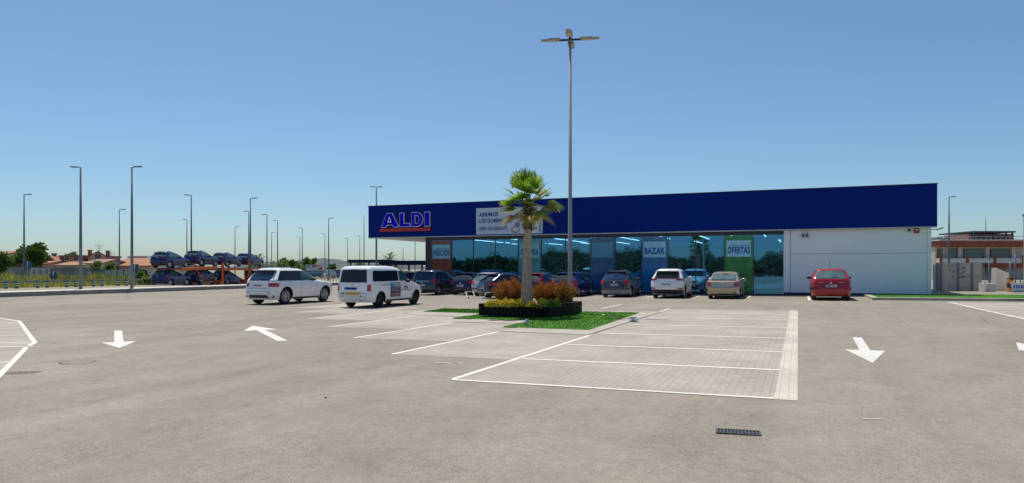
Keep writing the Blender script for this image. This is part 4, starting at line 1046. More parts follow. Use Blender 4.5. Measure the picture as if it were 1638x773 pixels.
# ------------------------------------------------------------------ car transporter with navy SUVs
tnavy = paint('transport_navy', (.008,.018,.12), .3)
ct = suv(4.35, 1.84, 1.62, 1.05, .36)
def tsuv(label): return make_car('loaded_suv', label, ct, tnavy, (.85, 3.5), .35, 'five', 'carglassg', (.64,.56,1.10,1.46), (.56,1.0,.98,.60,.90,1.05), (2.1,), (1.10,1.46,.46,.18), .66, None, .5, .40, 'black', 'redlight', ((2.9,.93),), ((2.1,.42,1.05),), .1, group='navy SUVs loaded on the car transporter', antenna=1.4)
TX, TY, TZ, TR = -57.6, 49.9, -.79, R(14.3)
tr = thing('car_transporter', 'orange car transporter trailer on the road, loaded with navy SUVs on two decks', 'car transporter', (TX, TY, TZ), TR)
def dk(y0, z0_, y1, z1_, nm='deck', m='steeldk', w_=1.28):
    bb = B(); L_ = math.hypot(y1-y0, z1_-z0_); a = math.atan2(z1_-z0_, y1-y0)
    for sx in (-1, 1): bb.box((sx*(w_-.3), (y0+y1)/2, (z0_+z1_)/2), (.55, L_, .07), None, Matrix.Rotation(a,3,'X'))
    bb.build(nm, M[m], tr)
dk(-.3,.62,15.,.62); dk(.6,2.42,4.4,2.55); dk(4.8,2.60,9.2,2.62); dk(9.6,2.45,19.6,2.5)
for sx in (-1.3, 1.3):
    bb = B(); bb.box((sx, 4.6, 2.43), (.10, 6.4, .30), None, Matrix.Rotation(R(1.8),3,'X')); bb.build('side_beam', M['orangepaint'], tr)
    bb = B(); bb.box((sx, 14.2, 2.32), (.10, 10.4, .22)); bb.build('side_beam', M['orangepaint'], tr)
    bb = B(); bb.box((sx, 6.8, .55), (.10, 13.6, .22)); bb.build('lower_beam', M['orangepaint'], tr)
    for y, h in ((8.9,2.95),(14.6,3.45)):
        bb = B()
        for dy in (-.14, .14): bb.span((sx-.07,y+dy-.05,.4), (sx+.07,y+dy+.05,.4+h-.4))
        for j in range(7): bb.span((sx-.05,y-.1,.6+j*.4), (sx+.05,y+.1,.68+j*.4))
        bb.build('post', M['orangepaint'], tr)
    bb = B(); bb.tube([(sx,4.0,2.3),(sx,6.1,.6)], .07, 6); bb.build('brace', M['orangepaint'], tr)
    bb = B(); bb.tube([(sx,14.6,.7),(sx,16.6,1.5)], .07, 6); bb.build('brace', M['orangepaint'], tr)
    for y in (6.9, 8.1):
        bb = B(); bb.lathe([(-.14,.26),(-.15,.40),(-.1,.46),(.1,.46),(.15,.40),(.14,.26)], 'x', 20); wh = bb.build('wheel', M['rubber'], tr, (sx*.93, y, .46))
        bb = B(); bb.lathe([(.12*(1 if sx > 0 else -1),.0),(.13*(1 if sx > 0 else -1),.27)], 'x', 18); bb.build('rim', M['steel'], wh)
    bb = B()
    for yy in (6.9, 8.1): bb.tube([(sx*1.0, yy+.62*math.cos(t), .5+.56*math.sin(t)) for t in [R(a) for a in range(0,181,20)]], .05, 6)
    bb.build('mudguard', M['orangepaint'], tr)
bb = B(); bb.span((-.2,-.42,.45), (1.25,-.36,.95)); 
mb_ = bb.build('marker_board', M['redwhite'], tr)
bb = B(); bb.span((-1.2,15.6,.5),(1.2,20.2,1.1),0); bb.span((-1.22,17.9,1.1),(1.22,20.2,2.25),0,.12); bb.span((-1.1,17.88,1.5),(1.1,17.895,2.1),1); bb.build('cab', [M['orangepaint'], M['carglass']], tr)
for sx in (-1.0, 1.0):
    for y in (16.6, 19.4):
        bb = B(); bb.lathe([(-.14,.26),(-.15,.44),(-.1,.5),(.1,.5),(.15,.44),(.14,.26)], 'x', 20); bb.build('wheel', M['rubber'], tr, (sx, y, .5))
def load(o, y, z, tilt=0.):
    o.location = (TX-math.sin(TR)*y, TY+math.cos(TR)*y, TZ+z); o.rotation_euler = (R(tilt), 0, TR)
lab = [('navy SUV at the rear of the upper deck of the transporter, farthest left', -.5, 2.46, 0.), ('navy SUV second from the rear on the upper deck, highest of the load', 4.85, 2.72, -2.),
       ('navy SUV third from the rear on the upper deck, between the two orange posts', 9.9, 2.55, 2.), ('navy SUV at the front of the upper deck, beside the farther orange post', 15.0, 2.62, 0.),
       ('navy SUV at the rear of the lower deck, above the red and white striped board', -.4, .66, 0.), ('navy SUV in the middle of the lower deck, behind the slanting orange brace', 4.9, .68, 4.),
       ('navy SUV at the front of the lower deck, between the orange posts', 9.9, .68, -5.)]
p0_ = tsuv(lab[0][0]); load(p0_, *lab[0][1:])
for q in lab[1:]:
    o = copy_tree(p0_); o['label'] = q[0]; load(o, *q[1:])

# ------------------------------------------------------------------ street lamps
LH_ = 9.7
def lamp(label, left=True):
    t = thing('street_lamp', label, 'street lamp', (0,0,0), 0, 'slim single arm street lamps along the road')
    bb = B(); bb.tube([(0,0,-.1),(0,0,4),(0,0,LH_)], [.115,.095,.055], 8); bb.build('pole', M['steeldk'], t)
    bb = B(); bb.tube([(0,0,LH_-.05),(.3,0,LH_+.02)], .04, 6); bb.build('arm', M['steeldk'], t)
    bb = B(); bb.box((.50,0,LH_+.03), (.55,.28,.09), None, Matrix.Rotation(R(-3),3,'Y'), .03); hd = bb.build('lamp_head', M['steel'], t)
    bb = B(); bb.box((.52,0,LH_-.025), (.38,.2,.02)); bb.build('lens', M['lampled'], hd)
    return t
lp = None
LAMPS = [(38.5,311,0,'street lamp farthest left, beyond the guardrail behind a round blue sign'), (129,267,1,'tall street lamp on the pavement with its head pointing left'), (191,335,0,'shorter looking street lamp between the two tall ones near the left'),
 (211,267,0,'tall street lamp at the kerb wall with its head pointing right'), (299,351,1,'small distant lamp just left of a taller one behind the transporter load'), (306,312,1,'lamp rising behind the second navy SUV of the transporter'),
 (376,363,0,'small lamp above the third navy SUV of the transporter'), (400.5,317,0,'lamp in front of the orange end post of the transporter'), (398,338,1,'lamp whose head shows just left of the lamp before the orange post'), (427,343,1,'lamp just left of the white SUV roof, above the palm clump'),
 (434.5,372,0,'lower lamp between two taller ones above the white SUV'), (444,353,1,'lamp above the middle of the white SUV roof'), (479.5,379,1,'faint short lamp left of its taller twin, above the white SUV bonnet'), (483.5,365,1,'lamp above the white SUV bonnet, right of a fainter one'),
 (519.7,374,1,'lamp just left of the taller lamp in the gap between SUV and van'), (525.6,349,0,'tallest lamp in the gap between white SUV and white van'), (556,381.5,1,'short lamp above the left end of the low navy canopy'), (575.5,377.6,1,'lamp left of the lattice mast, above the white van'),
 (664,372,0,'lamp post seen under the fascia soffit, top hidden by the fascia')]
for i, (u, v, rgt, labl) in enumerate(LAMPS):
    if lp is None: lp = lamp(labl); o = lp
    else: o = copy_tree(lp); o['label'] = labl
    zb = .12 if (u < 420) else -.12
    d = (LH_+zb-1.6)*FPX/(HV-v)
    if u == 211: d = 51.5; zb = g(-40)
    if u == 129: zb = .156; d = 49.5
    p = D(u, d, zb-.02); o.location = p
    if u == 211 or u == 129: o.scale = (1, 1, (1.6+(HV-v)*d/FPX-zb)/LH_)
    o.rotation_euler = (0, 0, YAW + (math.pi if rgt else 0) + random.uniform(-.35, .35))
o = copy_tree(lp); o['label'] = 'beige street lamp behind the right end of the shop'; d = 62.; o.location = D(1518, d, .2); o.scale = (.9, .9, (1.4+115*d/FPX)/LH_); o.rotation_euler = (0,0,YAW+.3)
# double headed lamp behind the fascia
t = thing('double_street_lamp', 'lamp post with a head on each side, rising behind the left end of the fascia', 'street lamp', D(602, 68, -.14))
hh = 1.74 + 131*68/FPX
bb = B(); bb.tube([(0,0,0),(0,0,hh)], [.11,.06], 8); bb.build('pole', M['steeldk'], t)
for s_ in (-1, 1):
    bb = B(); bb.box((s_*.36*CS,s_*.36*SN,hh+.0), (.5,.22,.07), None, Matrix.Rotation(YAW,3,'Z'), .02); bb.build('lamp_head', M['steel'], t)
# tall four headed lamp behind the planter
lx, ly = AY(912, 25.3).x, 25.3
dl = Vector((lx, ly, 0)).dot(FWD); HT = ZV(66, dl) - g(lx)
tl = thing('parking_lamp', 'tall steel lamp post with four flat heads behind the palm planter', 'lamp post', (lx, ly, g(lx)+.05), 0)
bb = B(); bb.tube([(0,0,0),(0,0,.9),(0,0,1.0),(0,0,HT)], [.105,.10,.085,.05], 14); bb.build('pole', M['steel'], tl)
bb = B(); bb.box((0,0,.02), (.36,.36,.03), bev=.008); bb.tube([(0,0,.03),(0,0,.12)], [.14,.12], 12); bb.build('base_plate', M['steel'], tl)
bb = B(); bb.span((-.052,-.108,.55), (.052,-.07,1.0)); bb.build('hatch', M['steel'], tl)
bb = B(); bb.tube([(0,0,HT-.12),(0,0,HT+.10)], .085, 12); bb.build('pole_cap', M['steeldk'], tl)
for k, (ang, up) in enumerate(((R(14),6),(R(14)+math.pi/2,6),(R(14)+math.pi,6),(R(14)+1.5*math.pi,6))):
    dirv = Matrix.Rotation(ang, 3, 'Z') @ Vector((1,0,0)); rot = Matrix.Rotation(ang, 3, 'Z')
    bb = B(); bb.box(dirv*.22+Vector((0,0,HT)), (.34,.06,.06), None, rot); bb.build('arm', M['black'], tl)
    bb = B(); bb.box(dirv*.60+Vector((0,0,HT+.03)), (.46,.25,.075), None, rot, .02); bb.box(dirv*.95+Vector((0,0,HT+.02)), (.30,.20,.045), None, rot, .012); hd = bb.build('lamp_head', M['lamphead'], tl)
    bb = B(); bb.box(dirv*.62+Vector((0,0,HT-.0135)), (.40,.20,.008), None, rot); bb.build('lens', M['lampled'], hd)

# ------------------------------------------------------------------ planter, palm and shrubs
zp = g(-9)+.05
pl_ = thing('planter_box', 'low dark wooden planter box with a cut off corner on the turf island', 'planter', (-8.75, 23.4, zp))
out = [(-1.46,-1.55),(.62,-1.58),(1.02,-1.25),(1.36,.35),(1.36,1.45),(-1.46,1.45)]
inn = inset(out, .07)
for k in range(2):
    bb = B(); z0_ = .02+k*.21; bb_ = z0_+.195
    a = [[bb.bm.verts.new((p[0], p[1], z)) for p in out] for z in (z0_, bb_)]; c_ = [[bb.bm.verts.new((p[0], p[1], z)) for p in inn] for z in (z0_, bb_)]
    for i in range(len(out)):
        j = (i+1) % len(out)
        for q in ((a[0][i],a[0][j],a[1][j],a[1][i]), (c_[0][i],c_[0][j],c_[1][j],c_[1][i]), (a[1][i],a[1][j],c_[1][j],c_[1][i]), (a[0][i],a[0][j],c_[0][j],c_[0][i])): bb.bm.faces.new(q)
    bb.build('plank_course', M['wood'], pl_)
bb = B()
for p in inn: bb.box((p[0]*.97, p[1]*.97, .2), (.08,.08,.38))
bb.build('corner_post', M['wood'], pl_)
bb = B(); bb.face([(p[0], p[1], .36) for p in inset(out, .075)])
bmesh.ops.triangulate(bb.bm, faces=bb.bm.faces[:]); bmesh.ops.subdivide_edges(bb.bm, edges=bb.bm.edges[:], cuts=5, use_grid_fill=True)
for v in bb.bm.verts: v.co.z += random.uniform(0,.05)
bb.build('soil', M['cork'], pl_)
ZS = zp+.37
def at(u, d): return D(u, d, ZS)
# palm
pc = at(843, 24.5); zc_ = ZV(330, 24.5)
palm = thing('palm_tree', 'young fan palm with a shaggy green and yellow crown growing in the planter box', 'palm tree', (pc.x, pc.y, ZS))
hT = zc_-ZS
bb = B(); prof = []
nz = 46
for i in range(nz+1):
    t = i/nz; z = hT*t*.80
    r = .10*(1-t)**3 + .128 + .012*math.sin(t*3) + (.006 if i % 2 else -.004)
    prof.append((z, r))
bb.lathe(prof, 'z', 20)
for v in bb.bm.verts: v.co.x += .05*(v.co.z/hT)**2 + random.uniform(-.005,.005); v.co.y += random.uniform(-.005,.005)
bb.build('trunk', mat('palm_trunk', (.44,.34,.26), .9, var=.25, scale=7., bump=.6, bscale=22), palm)
bb = B()                                          # fibre and old leaf bases
bb.lathe([(hT*.74,.125),(hT*.80,.14),(hT*.9,.145),(hT*1.0,.12),(hT*1.05,.05)], 'z', 16)
for k in range(110):
    a = k*2.399; z = hT*(.74+.28*(k/110)); rr = .115 + .02*math.sin(k/110*3.1)
    d_ = Vector((math.cos(a), math.sin(a), .9)).normalized(); p = Vector((rr*math.cos(a), rr*math.sin(a), z))
    bb.leaf(p, d_, Vector((-math.sin(a), math.cos(a), 0)).cross(d_), .20, .11, random.choice((0,0,1)))
for v in bb.bm.verts: v.co.x += .05*(v.co.z/hT)**2
bb.build('leaf_bases', [mat('palm_fibre', (.13,.075,.045), .95, var=.45, scale=14., bump=.6, bscale=40), mat('palm_boot', (.27,.17,.10), .9, var=.4, scale=10.)], palm)
def frond(bb, base, d, pet, rad, mi, tipmi, droop, nb=26, span=84):
    d = d.normalized(); up = Vector((0,0,1)); s = d.cross(up)
    s = s.normalized() if s.length > .05 else Vector((1,0,0)); nrm = s.cross(d).normalized()
    tw = random.uniform(-.5,.5); s2 = s*math.cos(tw)+nrm*math.sin(tw); nrm = s2.cross(d).normalized(); s = s2
    mid = base + d*pet*.5 + Vector((0,0,.05*pet)); end = base + d*pet + Vector((0,0,-.06*pet*droop))
    bb.tube([base, mid, end], [.016,.013,.010], 5, 4)
    for k in range(nb):
        a = R(-span+2*span*k/(nb-1)) + random.uniform(-.03,.03)
        L_ = rad*(1-.30*abs(a)/R(span)**1)*random.uniform(.88,1.05)
        v = (d*math.cos(a) + s*math.sin(a) + nrm*(.16*abs(math.sin(a)))).normalized()
        x = v.cross(nrm).normalized(); w0, w1 = .012, .025
        zig = nrm*(.012 if k % 2 else -.012)
        p1 = end + v*L_*.42 + zig; p2 = end + v*L_*.8 + Vector((0,0,-.05*droop*L_)) ; p3 = end + v*L_*.97 + Vector((0,0,-.22*droop*L_))
        q = [bb.bm.verts.new(z) for z in (end-x*w0, end+x*w0, p1+x*w1, p1-x*w1, p2+x*w1*.62, p2-x*w1*.62, p3)]
        f = bb.bm.faces.new((q[0],q[1],q[2],q[3])); f.material_index = mi
        f = bb.bm.faces.new((q[3],q[2],q[4],q[5])); f.material_index = mi
        f = bb.bm.faces.new((q[5],q[4],q[6])); f.material_index = tipmi if random.random() < .6 else mi
bb = B(); rng = random.Random(11)
cen = Vector((.05, 0, hT*1.0))
for k in range(34):
    a = k*2.39996 + rng.uniform(-.25,.25); t = k/33.
    el = R(82 - 118*t + rng.uniform(-8,8))
    d_ = Vector((math.cos(a)*math.cos(el), math.sin(a)*math.cos(el), math.sin(el)))
    dead = t > .84; mi = 2 if dead else (1 if rng.random() < .3 else 0)
    frond(bb, cen + Vector((0,0,.10-.16*t)), d_, rng.uniform(.48,.74)*(1.05-.15*t), rng.uniform(.58,.78)*(1-.12*t), mi, 2 if t > .35 else 1, .3+1.0*t)
bb.build('crown', [M['palmg'], M['leafmd'], M['palmy'], M['palmy'], M['palmstem']], palm, fixn=False)
# rust coloured shrubs
def rust(label, u, d, r, h, olive, seed):
    rg = random.Random(seed); p = at(u, d)
    t = thing('rust_shrub', label, 'shrub', p, 0, 'rust coloured shrubs in the planter')
    bs, bl = B(), B()
    for k in range(240):
        a = rg.uniform(0, 6.283); lean = rg.random()**.7
        base = Vector((math.cos(a)*r*.35*lean, math.sin(a)*r*.35*lean, 0)); hh = h*(1-.35*lean**2)*rg.uniform(.72,1.08)
        tip = Vector((math.cos(a)*r*lean, math.sin(a)*r*lean, hh))
        if k < 60: bs.tube([base, base.lerp(tip,.5)+Vector((0,0,.05)), tip], [.006,.004,.002], 4, cap=False)
        for j in range(15):
            s_ = .22 + .80*j/14; q = base.lerp(tip, s_) + Vector([rg.gauss(0,.014) for _ in range(3)])
            d_ = (tip-base).normalized()*.9 + Vector((rg.gauss(0,.55), rg.gauss(0,.55), rg.gauss(.2,.35)))
            mi = 1 if (rg.random() < (.75-s_*.7) + olive) else 0
            bl.leaf(q, d_, Vector((rg.uniform(-1,1), rg.uniform(-1,1), rg.uniform(-1,1))), rg.uniform(.05,.10), rg.uniform(.018,.032), mi)
    bs.build('stems', M['bark'], t); bl.build('foliage', [M['rustleaf'], M['oliveleaf']], t, fixn=False)
rust('rust orange shrub at the left end of the planter', 806, 24.6, .40, .78, .08, 1)
rust('tallest rust shrub, just left of the palm trunk', 822, 25.0, .36, .86, .15, 2)
rust('small rust red shrub just right of the palm trunk', 866, 24.9, .34, .70, .0, 3)
rust('rust red shrub between the palm trunk and the olive tinted right end shrub', 884, 25.2, .36, .74, .02, 4)
rust('broad rust and olive shrub overhanging the right end of the planter', 904, 24.6, .46, .78, .25, 5)
def yellow(label, u, d, r, h, green, seed):
    rg = random.Random(seed); p = at(u, d)
    t = thing('yellow_plant', label, 'bedding plant', p, 0, 'low yellow leaved plants along the planter front')
    bl = B()
    for k in range(420):
        v = Vector((rg.gauss(0,1), rg.gauss(0,1), abs(rg.gauss(0,1)))).normalized()*rg.random()**.4
        q = Vector((v.x*r, v.y*r, .02+v.z*h)); mi = 1 if rg.random() < green + (.35 if v.z < .35 else 0) else 0
        bl.leaf(q, Vector((v.x+rg.gauss(0,.4), v.y+rg.gauss(0,.4), .5+rg.gauss(0,.4))), Vector((rg.uniform(-1,1), rg.uniform(-1,1), rg.uniform(-1,1))), rg.uniform(.04,.075), rg.uniform(.025,.04), mi)
    bl.build('foliage', [M['yelleaf'], M['grnleaf']], t, fixn=False)
    bs = B()
    for k in range(14):
        a = rg.uniform(0,6.28); bs.tube([(0,0,0),(math.cos(a)*r*.6, math.sin(a)*r*.6, h*.6)], [.006,.003], 4, cap=False)
    bs.build('stems', M['bark'], t)
for i, (u, d, r, h, gr, lb) in enumerate([(785,22.6,.17,.26,.05,'bright yellow plant at the left end of the planter front'), (796,22.7,.15,.22,.10,'small yellow plant next to the left end one'), (808,22.5,.17,.27,.05,'bright yellow plant in front of the left rust shrub'),
      (818,22.6,.15,.25,.08,'yellow plant in front of the tallest rust shrub'), (832,22.7,.17,.25,.22,'yellow green plant just left of the foot of the palm trunk'), (850,22.5,.16,.20,.25,'low yellow green plant in front of the foot of the palm trunk'),
      (867,22.5,.17,.27,.25,'yellow plant just right of the foot of the palm trunk'), (879,22.7,.19,.24,.72,'mostly green plant between two yellow ones on the right'), (890,22.9,.16,.26,.45,'yellow and green plant next to the right end shrub')]):
    yellow(lb, u, d, r, h, gr, 50+i)

# ------------------------------------------------------------------ small things on the car park
p = P(1181, 692.5); t = thing('drain_grate', 'black iron drain grate in the asphalt in the foreground', 'drain', (p.x, p.y, g(p.x)), R(6)); t.scale = (.80, .62, 1)
bb = B(); bb.span((-.25,-.14,-.004), (.25,.14,.005), 0)
bb.build('pit', M['black'], t); bb = B()
for s_ in (-1, 1): bb.span((-.26,s_*.14-.014,.0), (.26,s_*.14+.014,.014)); bb.span((s_*.25-.012,-.126,.0), (s_*.25+.012,.126,.014))
for k in range(1, 12): bb.span((-.25+k*.0417-.009,-.126,.002), (-.25+k*.0417+.009,.126,.012))
bb.span((-.24,-.01,.003),(.24,.01,.0115)); bb.build('grate', M['iron'], t)
p = P(124, 579.5); t = thing('manhole_cover', 'round rusty manhole cover in the asphalt near the left island', 'manhole cover', (p.x, p.y, g(p.x)+.003)); t.scale = (.82,.82,.5)
bb = B(); bb.lathe([(.006,0.0),(.006,.30)], 'z', 30); bb.build('lid', M['rustiron'], t)
bb = B(); bb.lathe([(0,.33),(.008,.325),(.008,.305),(.0,.302)], 'z', 30); bb.build('ring', M['rustiron'], t)
bb = B(); bb.lathe([(.0,.36),(.002,.36),(.002,.34)], 'z', 24); bb.build('joint', M['black'], t)
p = P(36, 596.5); t = thing('drain_grate', 'dark flat drain cover beside the rim of the left island', 'drain', (p.x, p.y, g(p.x)+.001), R(30)); t.scale = (.75,.8,.5)
bb = B(); bb.span((-.32,-.2,0), (.32,.2,.008)); bb.build('lid', M['rustiron'], t)
bb = B(); 
for k in range(5): bb.span((-.26+k*.12,-.15,.0081), (-.20+k*.12,.15,.012))
bb.build('slot', M['black'], t)
p = P(841, 520); t = thing('turf_spotlight', 'small white ground lamp at the front edge of the turf', 'ground lamp', (p.x, p.y, g(p.x)+.014), R(-35))
bb = B(); bb.tube([(0,0,0),(0,0,.06)], .035, 8); bb.build('stake', M['steel'], t)
bb = B(); bb.tube([(-.09,0,.05),(.08,0,.11)], [.045,.065], 12); bb.build('lamp_head', M['white'], t)
bb = B(); bb.tube([(.081,0,.1101),(.086,0,.112)], [.055,.055], 12); bb.build('lens', M['clearlight'], t)
p = P(768, 478); t = thing('trolley_frame', 'low white metal frame on the ground in front of the silver estate car', 'metal frame', (p.x, p.y, g(p.x)), R(-20))
bb = B()
for y in (-.25, .35): bb.tube([(-.95,y,.38),(-.75,y,.05),(.55,y,.05),(.75,y,.38)], .022, 6)
bb.build('side_rail', M['white'], t); bb = B()
for x in (-.75,-.3,.1,.55): bb.tube([(x,-.25,.05),(x,.35,.05)], .018, 6)
for x in (-.95,.75): bb.tube([(x,-.25,.38),(x,.35,.38)], .02, 6)
bb.build('cross_bar', M['white'], t)
bb = B()
for x in (-.7, .5):
    for y in (-.25, .35): bb.lathe([(-.02,.0),(-.02,.05),(.02,.05),(.02,0)], 'y', 10, (x, y, .05))
bb.build('castors', M['black'], t)
p = P(1394, 671.5); bb = B(); bb.span((-.09,-.014,.001), (.09,.014,.006)); o = bb.build('paint_chip', M['arrow'], None, (p.x, p.y, g(p.x)+.002), rotz=.35); tag(o, 'short white strip lying on the asphalt below the arrow on the right', 'paint strip')
p = P(521, 637); bb = B(); bb.ball((0,0,.008), (.02,.014,.010), None, 1, .002); o = bb.build('pebble', M['bark'], None, (p.x, p.y, g(p.x))); tag(o, 'small dark pebble lying on the open asphalt in the foreground', 'pebble')
p = P(965, 509.5); bb = B(); bb.ball((0,0,.03), (.05,.04,.03), None, 1, .008); o = bb.build('paper_scrap', M['white'], None, (p.x, p.y, g(p.x)+.08)); tag(o, 'white scrap of paper on the turf right of the planter', 'litter')

# ------------------------------------------------------------------ trees and bushes
def clump_tree(name, label, cat, loc, H_, cr, mats, n=900, ls=.35, trunk=.35, seed=1, group=None, squash=.8):
    rg = random.Random(seed); t = thing(name, label, cat, loc, 0, group)
    bb = B(); th = H_*trunk
    if trunk > .05:
        bb.tube([(0,0,-.1),(.05,0,th*.6),(0,.05,th*1.1)], [.05*H_*.6,.04*H_*.6,.02*H_*.6], 7)
    blobs = []
    for k in range(11):
        a = rg.uniform(0,6.28); rr = cr*rg.uniform(.1,.75); z = th + (H_-th)*rg.uniform(.15,.88)
        c_ = Vector((math.cos(a)*rr, math.sin(a)*rr, z)); s_ = cr*rg.uniform(.28,.5); blobs.append((c_, s_))
        if trunk > .05: bb.tube([(0,0,th*.8), c_*.6+Vector((0,0,th*.3)), c_], [.018*H_*.6,.01*H_*.6,.004*H_*.6], 5, cap=False)
    if trunk > .05: bb.build('trunk', M['bark'], t)
    else: bb.bm.free()
    bl = B()
    for k in range(n):
        c_, s_ = rg.choice(blobs); v = Vector((rg.gauss(0,1), rg.gauss(0,1), rg.gauss(0,1))).normalized()*s_*rg.random()**.35
        q = c_ + Vector((v.x, v.y, v.z*squash))
        if q.z < .02: q.z = .05
        bl.leaf(q, v + Vector((rg.gauss(0,.3*s_), rg.gauss(0,.3*s_), rg.gauss(.1*s_,.3*s_))), Vector((rg.uniform(-1,1), rg.uniform(-1,1), rg.uniform(-1,1))), ls*rg.uniform(.6,1.3), ls*.6, rg.choice((0,0,1)))
    bl.build('crown', mats, t, fixn=False); return t
def date_palm(label, loc, h, r, seed, group=None):
    rg = random.Random(seed); t = thing('date_palm', label, 'palm tree', loc, 0, group)
    bb = B(); bb.tube([(0,0,-.1),(.05,0,h*.5),(0,0,h)], [.30,.22,.2], 9); bb.build('trunk', M['bark'], t)
    bl = B()
    for k in range(34):
        a = k*2.4; el = R(78-118*(k/33)**.8); d_ = Vector((math.cos(a)*math.cos(el), math.sin(a)*math.cos(el), math.sin(el)))
        s = d_.cross(Vector((0,0,1))).normalized(); pts = []
        for j in range(9):
            u_ = j/8; pts.append(Vector((0,0,h)) + d_*r*u_ + Vector((0,0,-.42*r*u_*u_)))
        for j in range(1, 9):
            for sd in (-1, 1): bl.leaf(pts[j], s*sd + (pts[j]-pts[j-1]).normalized()*.8 + Vector((0,0,-.15)), Vector((0,0,1)), r*.24, r*.10, rg.choice((0,0,1)))
    bl.build('crown', [M['leafdk'], M['leafmd']], t, fixn=False); return t
def gz(x): return -.1 if x < -47.6 else (.156 if x < -44.3 else g(x)-.03)
GM = [M['leafdk'], M['leafmd']]
def tree(label, u, vt, d, wpx, n=900, trunk=.35, seed=1, mats=GM, name='broadleaf_tree', cat='tree', ls=.4):
    p = D(u, d); p.z = gz(p.x); H_ = ZV(vt, d)-p.z
    return clump_tree(name, label, cat, p, H_, wpx*d/FPX/2, mats, n, ls, trunk, seed)
tree('largest broadleaf tree behind the grey hoarding, left of the gabled roof', 58, 391, 105, 44, 2600, .35, 3, ls=.42)
tree('small bushy tree left of the largest one behind the hoarding', 32, 403, 108, 18, 800, .3, 4, ls=.4)
tree('bush at the far left edge beside the small cream house', 3, 404, 96, 20, 800, .2, 5, ls=.4)
tree('low olive tree behind the pink wall at the far left', 19, 408, 112, 24, 700, .3, 6, [M['leafmd'], M['weedg']], ls=.4)
tree('bare looking little tree above the flat pink roof', 116, 402, 125, 24, 420, .4, 7, ls=.45)
tree('large leaved yellow green bush above the pale gates', 155, 419, 90, 16, 420, .0, 8, [M['leafmd'], M['weedg']], 'garden_bush', 'bush', .5)
tree('large leaved bright bush right of its twin above the pale gates', 174, 419.5, 90, 18, 420, .0, 9, [M['leafmd'], M['weedg']], 'garden_bush', 'bush', .5)
tree('round shrub beside the gate posts left of the transporter', 224, 434, 78, 14, 420, .0, 10, [M['leafmd'], M['weedg']], 'garden_bush', 'bush', .35)
tree('yellowish shrub just left of the transporter', 235, 441, 74, 14, 420, .0, 12, [M['weedg'], M['weed']], 'garden_bush', 'bush', .3)
bgt = [(452,415,150,20,'leafy tree just above the rear of the white SUV roof'), (468,419,160,22,'olive tree above the middle of the white SUV roof'), (490,412.5,170,12,'slim tree above the front of the white SUV roof, left of its twin'), (501,412,175,12,'slim tree left of the billboard, right of its twin'),
       (482,428,140,26,'wide low tree behind the white SUV windscreen'), (530,424,150,16,'dark tree between the two lamps in the gap'), (573,424,160,20,'green tree left of the white van roof'), (585,432,140,18,'low bushy tree against the left edge of the white van'), (548,438,150,22,'low pale bush beyond the railing in the gap')]
for i, (u, v, d, wp, lb) in enumerate(bgt): tree(lb, u, v, d, wp, 600, .3, 20+i, GM if i % 2 else [M['leafmd'], M['weedg']], ls=.55)
for u, d, h, r, sd, lb in ((414,105,2.6,2.2,41,'date palm at the front end of the transporter'), (436,125,1.7,2.2,42,'low date palm above the left of the white SUV roof'), (447,118,1.9,1.9,43,'second date palm above the white SUV, right of the low one'), (623,95,2.75,1.9,44,'date palm behind the low navy canopy, above the white van')):
    p = D(u, d); p.z = gz(p.x); date_palm(lb, p, h, r, sd)

# ------------------------------------------------------------------ left background: hoarding, walls, houses
def facing(name, label, cat, u0, u1, d, z=None, group=None, rot=0.):
    a, c_ = D(u0, d), D(u1, d); m_ = (a+c_)/2
    t = thing(name, label, cat, (m_.x, m_.y, gz(m_.x) if z is None else z), YAW+rot, group)
    return t, (c_-a).length
def zz_(v, d, z0_): return ZV(v, d)-z0_
t, wd = facing('hoarding', 'long grey sheet hoarding behind the weeds on the left', 'hoarding', 20, 144, 95); h = zz_(424.5, 95, .12)
for k in range(9):
    x0_ = -wd/2+k*wd/9; bb = B(); bb.span((x0_+.03,-.03,.3), (x0_+wd/9-.03,.03,h-(.1 if k % 3 else 0))); bb.build('sheet', M['hoardlt'] if k in (2,) else M['hoard'], t)
    bb = B(); bb.span((x0_-.05,-.06,-.1), (x0_+.05,.06,h+.05)); bb.build('post', M['hoard'], t)
bb = B(); bb.span((-wd/2,-.06,-.1), (wd/2,.0,.75)); bb.build('base_wall', M['hoardlt'], t)
t, wd = facing('hoarding', 'pale framed panels with dark openings in front of the grey hoarding', 'hoarding', 50, 80, 93.5); h = zz_(426.5, 93.5, .12)
for k in range(3):
    x0_ = -wd/2+k*wd/3; bb = B()
    for s_ in (0, 1): bb.span((x0_+.04+s_*(wd/3-.28),-.05,0), (x0_+.24+s_*(wd/3-.28),.05,h))
    bb.span((x0_+.24,-.045,h-.22), (x0_+wd/3-.24,.045,h)); bb.span((x0_+.24,-.045,.7), (x0_+wd/3-.24,.045,1.0)); bb.build('frame', M['hoardlt'], t)
    bb = B(); bb.span((x0_+.24,-.02,1.0), (x0_+wd/3-.24,.02,h-.22)); bb.build('panel', M['hoard'], t)
t, wd = facing('garden_wall', 'white garden wall at the far left edge', 'wall', -14, 20, 97); h = zz_(427, 97, .12)
bb = B(); bb.span((-wd/2,-.1,-.2), (wd/2,.1,h)); bb.build('wall', M['plasterwhite'], t); bb = B(); bb.span((-wd/2,-.15,h), (wd/2,.15,h+.12)); bb.build('coping', M['concrete'], t)
t, wd = facing('gate_fence', 'pale grey double gates with dark posts on the left of the transporter', 'gate', 147, 208, 88); h = zz_(429.5, 88, .12)
